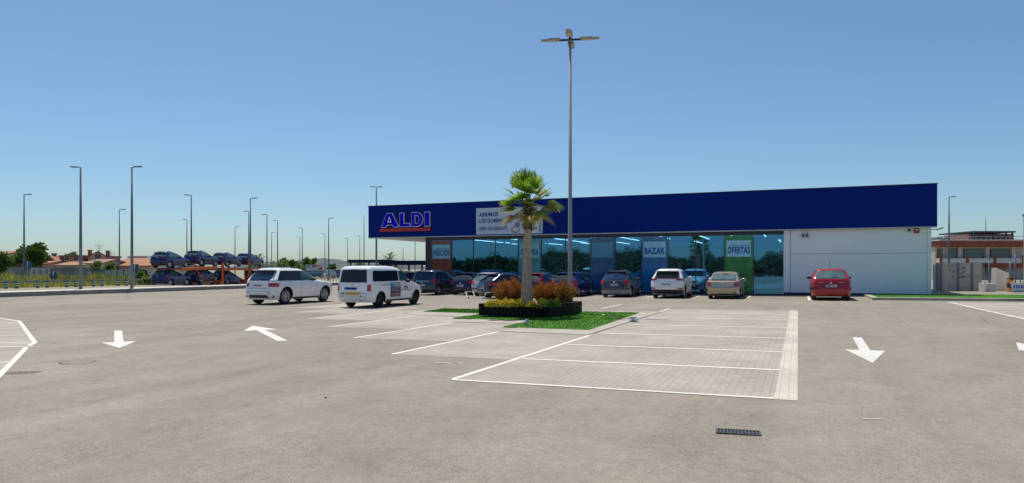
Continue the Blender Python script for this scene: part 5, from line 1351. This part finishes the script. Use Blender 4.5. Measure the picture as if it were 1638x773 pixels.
for k in range(6):
    x0_ = -wd/2+k*wd/6; bb = B(); bb.span((x0_+.05,-.03,.2), (x0_+wd/6-.05,.03,h)); bb.build('gate_leaf', M['hoardlt'] if k > 1 else M['hoard'], t)
    bb = B(); bb.span((x0_-.05,-.05,-.1), (x0_+.05,.05,h+.15)); bb.build('post', M['frame'] if k > 3 else M['hoard'], t)
t, wd = facing('gate_posts', 'dark open gateway just left of the transporter', 'gateway', 218, 234, 82); h = zz_(428.5, 82, .12)
bb = B(); bb.span((-wd/2,-.1,h-.2), (wd/2,.1,h)); bb.build('lintel', M['frame'], t)
for s_ in (-1, 1): bb = B(); bb.span((s_*wd/2-.12,-.12,-.1), (s_*wd/2+.12,.12,h-.2)); bb.build('post', M['frame'], t)
def house(label, u0, u1, vr, ve, d, wallm, roofm, dep=9., rot=0., gable=False, chim=None, wins=(), flat=False):
    t, wd = facing('house', label, 'house', u0, u1, d, rot=rot); he = zz_(ve, d, t.location.z); hr = zz_(vr, d, t.location.z)
    bb = B(); bb.span((-wd/2,0,-.3), (wd/2,dep,he)); 
    if gable: bb.prism([(-wd/2,he),(0,hr-.12),(wd/2,he)], .0, dep, 'y')
    wl = bb.build('wall', M[wallm], t)
    bb = B()
    if flat:
        bb.span((-wd/2-.15,-.15,he), (wd/2+.15,dep+.15,hr))
    elif gable:
        for s_ in (-1, 1):
            p = [(s_*(wd/2+.4),he-.2),(0,hr),(0,hr-.16),(s_*(wd/2+.4),he-.36)]; bb.prism(p, -.4, dep+.4, 'y')
    else:
        p = [(-.5,he-.1),(dep/2,hr),(dep+.5,he-.1),(dep+.5,he-.26),(dep/2,hr-.16),(-.5,he-.26)]; bb.prism(p, -wd/2-.3, wd/2+.3, 'x')
        bb.prism([(0,he),(dep/2,hr-.14),(dep,he)], -wd/2+.05, wd/2-.05, 'x', 1)
    rf = bb.build('roof', [M[roofm], M[wallm]], t)
    for cx, ch in (chim or ()):
        bb = B(); bb.span((cx*wd/2-.3,dep*.4,he), (cx*wd/2+.3,dep*.4+.6,ch+hr)); bb.span((cx*wd/2-.38,dep*.4-.08,ch+hr), (cx*wd/2+.38,dep*.4+.68,ch+hr+.15)); bb.build('chimney', M['pinkwall'], rf)
    for cx, z0_, ww, wh in wins:
        bb = B(); bb.span((cx*wd/2-ww/2,-.03,z0_), (cx*wd/2+ww/2,-.003,z0_+wh)); f_ = bb.build('window', M['white'], t)
        bb = B(); bb.span((cx*wd/2-ww/2+.08,-.04,z0_+.08), (cx*wd/2+ww/2-.08,-.031,z0_+wh-.08)); bb.build('pane', M['winteal'], f_)
    return t
house('little cream house at the far left edge behind the bush', -8, 12, 400.5, 405, 120, 'plaster', 'tile', 7., 0., False, None, ((.3,2.,1.,1.),))
house('long low house with dull pink walls at the far left behind the hoarding', 6, 42, 416.5, 417.6, 112, 'pinkwall', 'tilepink', 7., 0., flat=True, wins=((-.5,1.2,1.,1.),))
house('low terracotta roof behind the round signs, left of the gabled house', 36, 72, 416.5, 421, 108, 'plaster', 'tile', 8., .1)
house('house with a steep terracotta gable and a dark chimney, right of the big tree', 66, 92, 409.5, 421, 112, 'pinkwall', 'tile', 9., .35, True, ((-.2,.35),))
house('flat topped dull pink house with a thin pale ledge', 94, 137, 408.5, 411, 116, 'pinkwall', 'tilepink', 9., -.1, flat=True, wins=((-.4,3.0,1.,.8),(.3,3.0,1.,.8)))
house('low cream house with an orange roof in front of the flat topped pink house', 92, 138, 418, 423, 106, 'plaster', 'tile', 7., .0)
house('house with a brown gable and two tall chimneys near the middle lamp', 143, 170, 401.5, 411, 112, 'plaster', 'tile', 9., .5, True, ((-.92,.1),(.95,.0)), wins=((0.,3.2,1.,1.),))
house('low cream annex in front of the brown gabled house', 137, 162, 414, 420, 104, 'plaster', 'tilepink', 7., .0)
house('long house with a broad orange tile roof left of the transporter', 168, 245, 411.5, 424, 108, 'plaster', 'tile', 12., -.12, wins=((-.5,1.2,1.2,1.1),(.2,1.2,1.2,1.1)))
t, wd = facing('roof_sign', 'pale framed sign board above the orange roof, left of the transporter', 'sign board', 204, 242, 124); z1_ = zz_(407.5, 124, .12); z0_ = zz_(413, 124, .12)
bb = B(); bb.span((-wd/2,-.06,z0_), (wd/2,.06,z1_)); bb.build('board', M['whitepanel'], t); bb = B()
for k in range(5): bb.span((-wd/2+.2+k*(wd-.5)/4,-.1,0), (-wd/2+.32+k*(wd-.5)/4,.1,z0_))
bb.build('support', M['steeldk'], t)
bb = B(); bb.span((-wd*.3,-.075,z0_+.2), (wd*.3,-.061,z1_-.15)); bb.build('panel_text', M['hoard'], t)
# antennas
for u, vt, d, lb in ((158.5,391,112,'television aerial on the brown gabled roof'), (177,403,108,'thin mast above the orange roof')):
    p = D(u, d); p.z = gz(p.x); h = ZV(vt, d)-p.z
    t = thing('roof_aerial', lb, 'aerial', p); bb = B(); bb.tube([(0,0,0),(0,0,h)], .05, 5); bb.build('mast', M['steeldk'], t)
    bb = B()
    for k in range(4): bb.box((0,0,h-.15-k*.28), (1.5-.2*k,.04,.04), None, Matrix.Rotation(YAW,3,'Z'))
    bb.build('cross_rods', M['steeldk'], t)
# round signs seen from behind
for u, vc, rp_, vb, d, lb in ((44,425,6.8,452,62,'round sign seen from behind, higher one in front of the hoarding'), (85,441,6.2,457,57,'round sign seen from behind, lower one by the guardrail')):
    p = D(u, d); p.z = .1; zc = ZV(vc, d)-.1; rr = rp_*d/FPX
    t = thing('traffic_sign', lb, 'road sign', p, YAW+.1, 'road signs seen from behind'); bb = B(); bb.tube([(0,0,0),(0,0,zc+rr*.9)], .035, 8); bb.build('post', M['steel'], t)
    bb = B(); bb.lathe([(.05,0.),(.05,rr),(.07,rr),(.07,0.)], 'y', 26, (0,0,zc)); bb.build('disc', M['signback'], t)
p = D(215.5, 60); p.z = .1; t = thing('traffic_sign', 'square blue sign half hidden behind the right tall lamp post', 'road sign', p, YAW)
bb = B(); bb.tube([(0,0,0),(0,0,1.9)], .035, 8); bb.build('post', M['steel'], t); bb = B(); bb.span((-.3,.04,1.25), (.3,.06,1.9)); bb.build('plate', M['signback'], t)
# guardrail
gx = -54.2
t = thing('guardrail', 'metal guardrail with green and white striped posts along the road', 'guardrail', (gx, 0, .12))
bb = B()
for z0_, z1_, dx in ((.42,.48,.05),(.48,.55,.0),(.55,.61,.05)): bb.span((dx-.02,14,z0_), (dx+.02,45,z1_))
bb.build('beam', M['railolive'], t)
y = 15.; k = 0
while y < 44.:
    for dy in (0, .75):
        bb = B(); bb.span((.09,y+dy-.09,0), (.24,y+dy+.09,.50), 0)
        for j in range(2): bb.span((.085,y+dy-.092,.17+j*.17), (.245,y+dy+.092,.23+j*.17), 1)
        bb.build('post', [M['railgreen'], M['white']], t)
    y += 2.3
# pedestrian railing and far parked cars in the gap
p0_, p1_ = D(500, 73), D(566, 73)
t = thing('pedestrian_railing', 'low dark railing across the gap between the white SUV and the van', 'railing', (p0_.x, p0_.y, -.12), YAW)
ln = (p1_-p0_).length; bb = B(); bb.span((0,-.03,.72), (ln,.03,.78)); bb.span((0,-.02,.2), (ln,.02,.24)); bb.build('rail', M['steeldk'], t)
bb = B()
for k in range(15): bb.span((k*ln/14-.025,-.025,0), (k*ln/14+.025,.025,.72))
bb.build('bars', M['steeldk'], t)
for u, d, rz, src, lb in ((498,135,1.2,s9,'far blue car below the billboard on the left'), (507,138,1.0,s13,'far red car below the billboard'), (519,142,1.3,s5,'far dark car just right of the billboard'), (533,130,1.1,s6,'far silver car seen between the two lamps in the gap'), (541,136,1.4,s9,'far blue car right of the lamps in the gap'), (552,140,1.2,s10,'far grey car next to the left side of the white van')):
    o = copy_tree(src); o['label'] = lb; o['group'] = 'cars parked far behind the gap'; q = D(u, d); o.location = (q.x, q.y, g(q.x)); o.rotation_euler = (0,0,rz); o.name = 'distant_car'
t, wd = facing('billboard', 'billboard with a red and white upper panel and a teal lower panel', 'billboard', 489.5, 516.5, 128, -.12); zt, zm, zb = ZV(423.5,128)+.12, ZV(433,128)+.12, ZV(441.5,128)+.12
bm_ = [mat('hoarding_pale', (.55,.58,.60), .6, var=.15, scale=.5), mat('hoarding_red', (.50,.06,.07), .6, var=.15, scale=.6), mat('hoarding_teal', (.05,.20,.26), .6, var=.15, scale=.6), mat('hoarding_skyblue', (.15,.38,.60), .6, var=.1)]
bb = B(); bb.span((-wd/2,-.1,zm), (wd/2,.1,zt), 0); bb.prism([(-wd*.12,zm+.5),(-wd*.12,zt-.1),(wd*.45,zt-.1)], -.12, -.101, 'y', 1); bb.prism([(wd*.1,zm+.12),(wd*.47,zm+.12),(wd*.47,zm+.8)], -.12, -.101, 'y', 1); bb.span((-wd*.46,-.12,zm+.5), (-wd*.2,-.101,zt-.1), 3); bb.build('upper_panel', bm_, t)
bb = B(); bb.span((-wd/2,-.1,zb), (wd/2,.1,zm-.02), 2); bb.span((-wd/2+.2,-.12,zm-.45), (wd/2-.2,-.101,zm-.25), 3); bb.build('lower_panel', bm_, t)
bb = B()
for x in (-wd*.35, wd*.35): bb.tube([(x,.2,0),(x,.2,zt-.1)], .09, 6)
bb.build('support', M['steeldk'], t)
# low navy canopy (covered parking) beyond the shop
for lb, u0, u1, d, v0, v1 in (('low navy roof of the parking canopy above the white van, nearer part', 606, 700, 72, 417, 424), ('farther part of the low navy canopy roof, left of the van roof lamp', 556, 622, 92, 415.5, 420.3)):
    a, c_ = D(u0, d), D(u1, d); z0_, z1_ = ZV(v1, d)+.12, ZV(v0, d)+.12
    t = thing('parking_canopy', lb, 'canopy', ((a.x+c_.x)/2, (a.y+c_.y)/2, -.12), YAW); ww = (c_-a).length
    bb = B(); bb.span((-ww/2,0,z0_), (ww/2,5,z1_)); bb.build('roof', M['canopynavy'], t)
    for k in range(int(ww/1.1) if d < 80 else 3):
        bb = B(); n_ = (int(ww/1.1)-1) if d < 80 else 2
        for yy in (.4,): bb.span((-ww/2+.3+k*(ww-.6)/n_-.10,yy,0), (-ww/2+.3+k*(ww-.6)/n_+.10,yy+.2,z0_-.003))
        bb.build('post', M['frame'], t)
# lattice mast
for u, vt, d, wpx, lb in ((582.5,343,160,1.1,'thin lattice mast standing up left of the shop'), (645,397,150,1.0,'short thin mast seen under the soffit')):
    p = D(u, d); p.z = -.12; h = ZV(vt, d)+.12; ww = wpx*d/FPX
    t = thing('lattice_mast', lb, 'mast', p); bb = B()
    for sx, sy in ((-1,-1),(1,-1),(0,1)): bb.tube([(sx*ww,sy*ww,0),(sx*ww*.3,sy*ww*.3,h)], [.05,.03], 5)
    for k in range(22):
        f0, f1 = 1-.7*k/22, 1-.7*(k+1)/22
        bb.tube([(-ww*f0,-ww*f0,h*k/22),(ww*f1,-ww*f1,h*(k+1)/22)], .02, 4); bb.tube([(ww*f0,-ww*f0,h*k/22),(0,ww*f1,h*(k+1)/22)], .02, 4)
    bb.build('lattice', M['steel'], t)
# far pale houses on the slope
for i, (u, vt, d, wp) in enumerate([(543,430,330,9),(556,432,300,10),(566,428,360,8),(578,435,280,9),(536,436,260,8),(600,432,300,12),(618,428,330,14)]):
    t, wd = facing('far_house', ['pale far house beyond the lamps in the gap','far house with a pink roof left of the van','small white far house high up beside the canopy end','low far house touching the left edge of the van','small far house by the dark tree in the gap','far house just above the van roof under the canopy','far house behind the canopy posts'][i], 'house', u-wp/2, u+wp/2, d, -.12)
    h = ZV(vt, d)+.12; bb = B(); bb.span((-wd/2,0,-.3), (wd/2,6,h*.75)); bb.build('wall', M['plasterwhite'], t)
    bb = B(); bb.prism([(-.3,h*.75-.05),(3,h),(6.3,h*.75-.05),(6.3,h*.75-.2),(-.3,h*.75-.2)], -wd/2-.2, wd/2+.2, 'x'); bb.build('roof', M['tilepink'], t)
    bb = B(); bb.span((-wd*.2,-.05,h*.3), (-wd*.05,-.003,h*.55)); bb.build('window', M['winteal'], t)

# ------------------------------------------------------------------ right background
d = 47.
t, wd = facing('precast_wall', 'wall of upright pale concrete panels with rusty stains, right of the shop', 'concrete wall', 1494, 1571, d, g(12)); h = zz_(420.5, d, g(12))
cuts = [0,.07,.14,.25,.50,.79,1.]
for k in range(6):
    x0_, x1_ = -wd/2+cuts[k]*wd, -wd/2+cuts[k+1]*wd; bb = B(); bb.span((x0_+.03,0,-.2), (x1_-.03,.15,h-(.12 if k < 3 else 0))); pn = bb.build('panel', M['concrete'] if k > 1 else M['hoardlt'], t)
    if k in (3,4):
        bb = B(); rg = random.Random(k)
        for j in range(7 if k == 4 else 3):
            cx, cz = rg.uniform(x0_+.2,x1_-.25), rg.uniform(.9,1.85); bb.prism([(cx+rg.uniform(.04,.11)*math.cos(a), cz+rg.uniform(.03,.09)*math.sin(a)) for a in [i*.7 for i in range(9)]], -.006, -.002, 'y')
        bb.build('stain', M['stain'], pn)
bb = B()
for c_ in (cuts[1], cuts[2], cuts[4], cuts[5]): bb.span((-wd/2+c_*wd-.06,-.05,-.2), (-wd/2+c_*wd+.06,-.002,h+.02))
bb.build('post', M['steeldk'], t); bb = B(); bb.tube([(wd*.0,-.09,h*.47),(wd*.42,-.09,h*.50)], .03, 6); bb.build('hand_bar', M['steel'], t)
t, wd = facing('low_wall', 'low cream wall block in front of the tall white gate pier', 'wall', 1572, 1594, 45.5, g(14)); h = zz_(453.5, 45.5, g(14)); bb = B(); bb.span((-wd/2,0,-.3), (wd/2,.4,h), bev=.02); bb.build('wall', M['plasterwhite'], t)
bb = B(); bb.span((-wd/2+.02,-.14,0), (-wd/2+.13,-.004,.72), bev=.01); bb.build('meter_box', M['white'], t)
t, wd = facing('gate_pier', 'tall cream gate pier with a sloping top beside the striped post', 'gate pier', 1594, 1614, 46.5, g(15)); h = zz_(428.5, 46.5, g(15)); bb = B(); bb.prism([(-wd/2,-.3),(wd/2,-.3),(wd/2,h-.35),(-wd/2,h)], 0, .5, 'y'); bb.build('pier', M['plasterwhite'], t)
t, wd = facing('striped_post', 'orange and black striped post beside the gate pier', 'post', 1612, 1619, 44.8, g(15)); h = zz_(445.5, 44.8, g(15)); bb = B(); bb.span((-wd/2,-.1,-.1), (wd/2,.1,h), bev=.015); bb.build('post', M['orangeblack'], t); bb = B(); bb.span((-wd/2-.01,-.11,h), (wd/2+.01,.11,h+.03)); bb.build('cap', M['black'], t)
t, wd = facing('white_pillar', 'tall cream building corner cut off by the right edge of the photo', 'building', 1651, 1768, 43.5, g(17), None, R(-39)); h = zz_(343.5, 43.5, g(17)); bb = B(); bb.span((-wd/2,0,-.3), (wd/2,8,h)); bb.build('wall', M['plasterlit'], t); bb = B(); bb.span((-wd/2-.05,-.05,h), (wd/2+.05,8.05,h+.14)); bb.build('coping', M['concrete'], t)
t, wd = facing('gate_banner', 'white banner with blue lettering marks on the right by the striped post', 'banner', 1618.5, 1640, 44.3, g(16)); h1_, h0_ = zz_(452.5, 44.3, g(16)), zz_(475, 44.3, g(16))
bb = B(); bb.span((-wd/2,0,h0_+.1), (wd/2,.02,h1_)); bb.build('cloth', M['white'], t); bb = B()
for k in range(5): bb.span((-wd/2+.1+k*.16,-.006,h1_-.36), (-wd/2+.2+k*.16,-.002,h1_-.14))
bb.build('lettering_marks', M['bluestk'], t); bb = B()
for k in range(6): bb.tube([(-wd/2+.08+k*.13,-.008,h0_+.15),(-wd/2+.16+k*.12,-.008,h0_+.42)], .02, 4)
bb.build('pattern', M['hoard'], t)
bb = B()
for s_ in (-1, 1): bb.tube([(s_*wd/2,.03,-.05),(s_*wd/2,.03,h1_+.05)], .025, 6)
bb.build('pole', M['steel'], t)
# apartment building with rust red trim
d = 88.
t, wd = facing('terrace_building', 'two storey cream building with rust red roof edge and teal windows, right of the shop', 'building', 1500, 1650, d, .0); G_ = lambda v: ZV(v, d)
hx = lambda u: (u-1575)*d/FPX
bb = B(); bb.span((-wd/2,.5,-.3), (wd/2,10,G_(395)-.003)); bb.build('wall', M['plaster'], t)
bb = B(); bb.span((-wd/2-.1,-.6,G_(395)), (wd/2,10.1,G_(385.5))); rf = bb.build('roof_edge', M['redtrim'], t); bb = B(); bb.span((-wd/2-.2,-.7,G_(385.5)), (wd/2+.1,10.2,G_(385.5)+.15)); bb.build('coping', M['plasterwhite'], rf)
bb = B(); bb.span((-wd/2,-.6,G_(421)), (wd/2,.45,G_(413.5))); bb.build('balcony_parapet', M['plasterwhite'], t)
bb = B(); bb.span((hx(1579),-.62,G_(428.5)), (wd/2,.40,G_(421.3))); bb.build('lower_red_band', M['redtrim'], t)
for u in (1500, 1542.5, 1586, 1631): bb = B(); bb.span((hx(u)-.16,-.68,G_(421)), (hx(u)+.16,-.605,G_(408.5))); bb.build('red_pier', M['redtrim'], t)
for u0, u1 in ((1521,1534),(1545,1577),(1588,1619),(1503,1511)):
    bb = B(); bb.span((hx(u0),.42,G_(414)), (hx(u1),.497,G_(398))); f_ = bb.build('window', M['frame'], t); bb = B(); bb.span((hx(u0)+.08,.40,G_(413.5)), (hx(u1)-.08,.418,G_(398.5))); bb.build('pane', M['winteal'], f_)
for u0, u1 in ((1580,1592),(1598,1612)):
    bb = B(); bb.span((hx(u0),.40,G_(441)), (hx(u1),.497,G_(430.5))); f_ = bb.build('window', M['frame'], t); bb = B(); bb.span((hx(u0)+.06,.38,G_(440.5)), (hx(u1)-.06,.398,G_(431))); bb.build('pane', M['winteal'], f_)
for u in (1538, 1582, 1624): bb = B(); bb.span((hx(u)-.2,.30,G_(413)), (hx(u)+.2,.49,G_(395)-.01)); bb.build('pilaster', M['plasterwhite'], t)
bb = B(); bb.span((hx(1566),2,G_(385.5)+.15), (hx(1640),7,G_(373))); bb.build('penthouse', M['tilepink'], t)
bb = B(); bb.span((hx(1564),1,G_(371.5)), (hx(1634),8,G_(369)))
for u in (1568, 1576, 1600, 1620, 1630): bb.span((hx(u)-.08,1.1,G_(385.5)+.15), (hx(u)+.08,1.26,G_(371.5)))
bb.build('pergola', M['frame'], t)
bb = B(); bb.span((hx(1516),2,G_(385.5)+.15), (hx(1533),4,G_(380))); bb.span((hx(1514),1.9,G_(380)), (hx(1535),4.1,G_(378.5))); bb.build('roof_hut', M['hoard'], t)
bb = B(); bb.tube([(hx(1594),2,G_(373)),(hx(1594),2,G_(345))], .04, 5); bb.build('aerial', M['steel'], t)
bb = B(); bb.span((hx(1503),.3,G_(385)+.5), (hx(1640),.34,G_(385)+.55))
for k in range(12): u = 1540+k*8; bb.span((hx(u)-.02,.3,G_(385.5)+.15), (hx(u)+.02,.34,G_(385)+.5))
bb.build('roof_railing', M['steel'], t)
for u, vt, d_, lb in ((1582,414,60,'thin dark pole in front of the terrace building, left of the white gate pier'), (1624,404,60,'thin dark pole near the right edge, above the banner'), (1616,416,60,'thin dark pole above the striped post')):
    p = D(u, d_); p.z = g(p.x); t = thing('thin_pole', lb, 'pole', p); h = ZV(vt, d_)-p.z; bb = B(); bb.tube([(0,0,0),(0,0,h)], .06, 6); bb.build('pole', M['steeldk'], t); bb = B(); bb.ball((0,0,h), (.09,.09,.09), None, 1); bb.build('cap', M['steeldk'], t)
t, wd = facing('mesh_fence', 'wire mesh fence between the concrete wall and the gate pier', 'fence', 1568, 1640, 58, g(18)); h = zz_(435, 58, g(18))
bb = B()
for k in range(10): x = -wd/2+k*wd/9; bb.span((x-.03,-.03,0), (x+.03,.03,h))
bb.build('posts', M['steeldk'], t); bb = B()
for k in range(6): bb.span((-wd/2,-.01,.2+k*(h-.25)/5), (wd/2,.01,.22+k*(h-.25)/5))
bb.build('wires', M['steel'], t)

# far wood behind the viewer, mirrored by the shop glass
b = B(); rg = random.Random(77)
for k in range(42000):
    x = rg.uniform(-110, 110); top = 5.0+.9*math.sin(x*.11)+.7*math.sin(x*.37+2)+.5*math.sin(x*.9)+.35*math.sin(x*2.1+1)
    q_ = rg.random()**.7; z = top*q_; L_ = .35 if q_ > .82 else .95
    b.leaf(Vector((x, -64+rg.uniform(-5,5)*(1-z/10), z)), Vector((rg.gauss(0,1), rg.gauss(0,1), rg.gauss(.1,.8))), Vector((rg.uniform(-1,1), rg.uniform(-1,1), rg.uniform(-1,1))), L_*rg.uniform(.7,1.3), L_*.7, rg.choice((0,0,0,1)))
tag(b.build('wood', [leaf_mat('wood_dark', (.018,.035,.012), (.035,.06,.018), .7, .1, .3), M['leafdk']], fixn=False), kind='stuff')
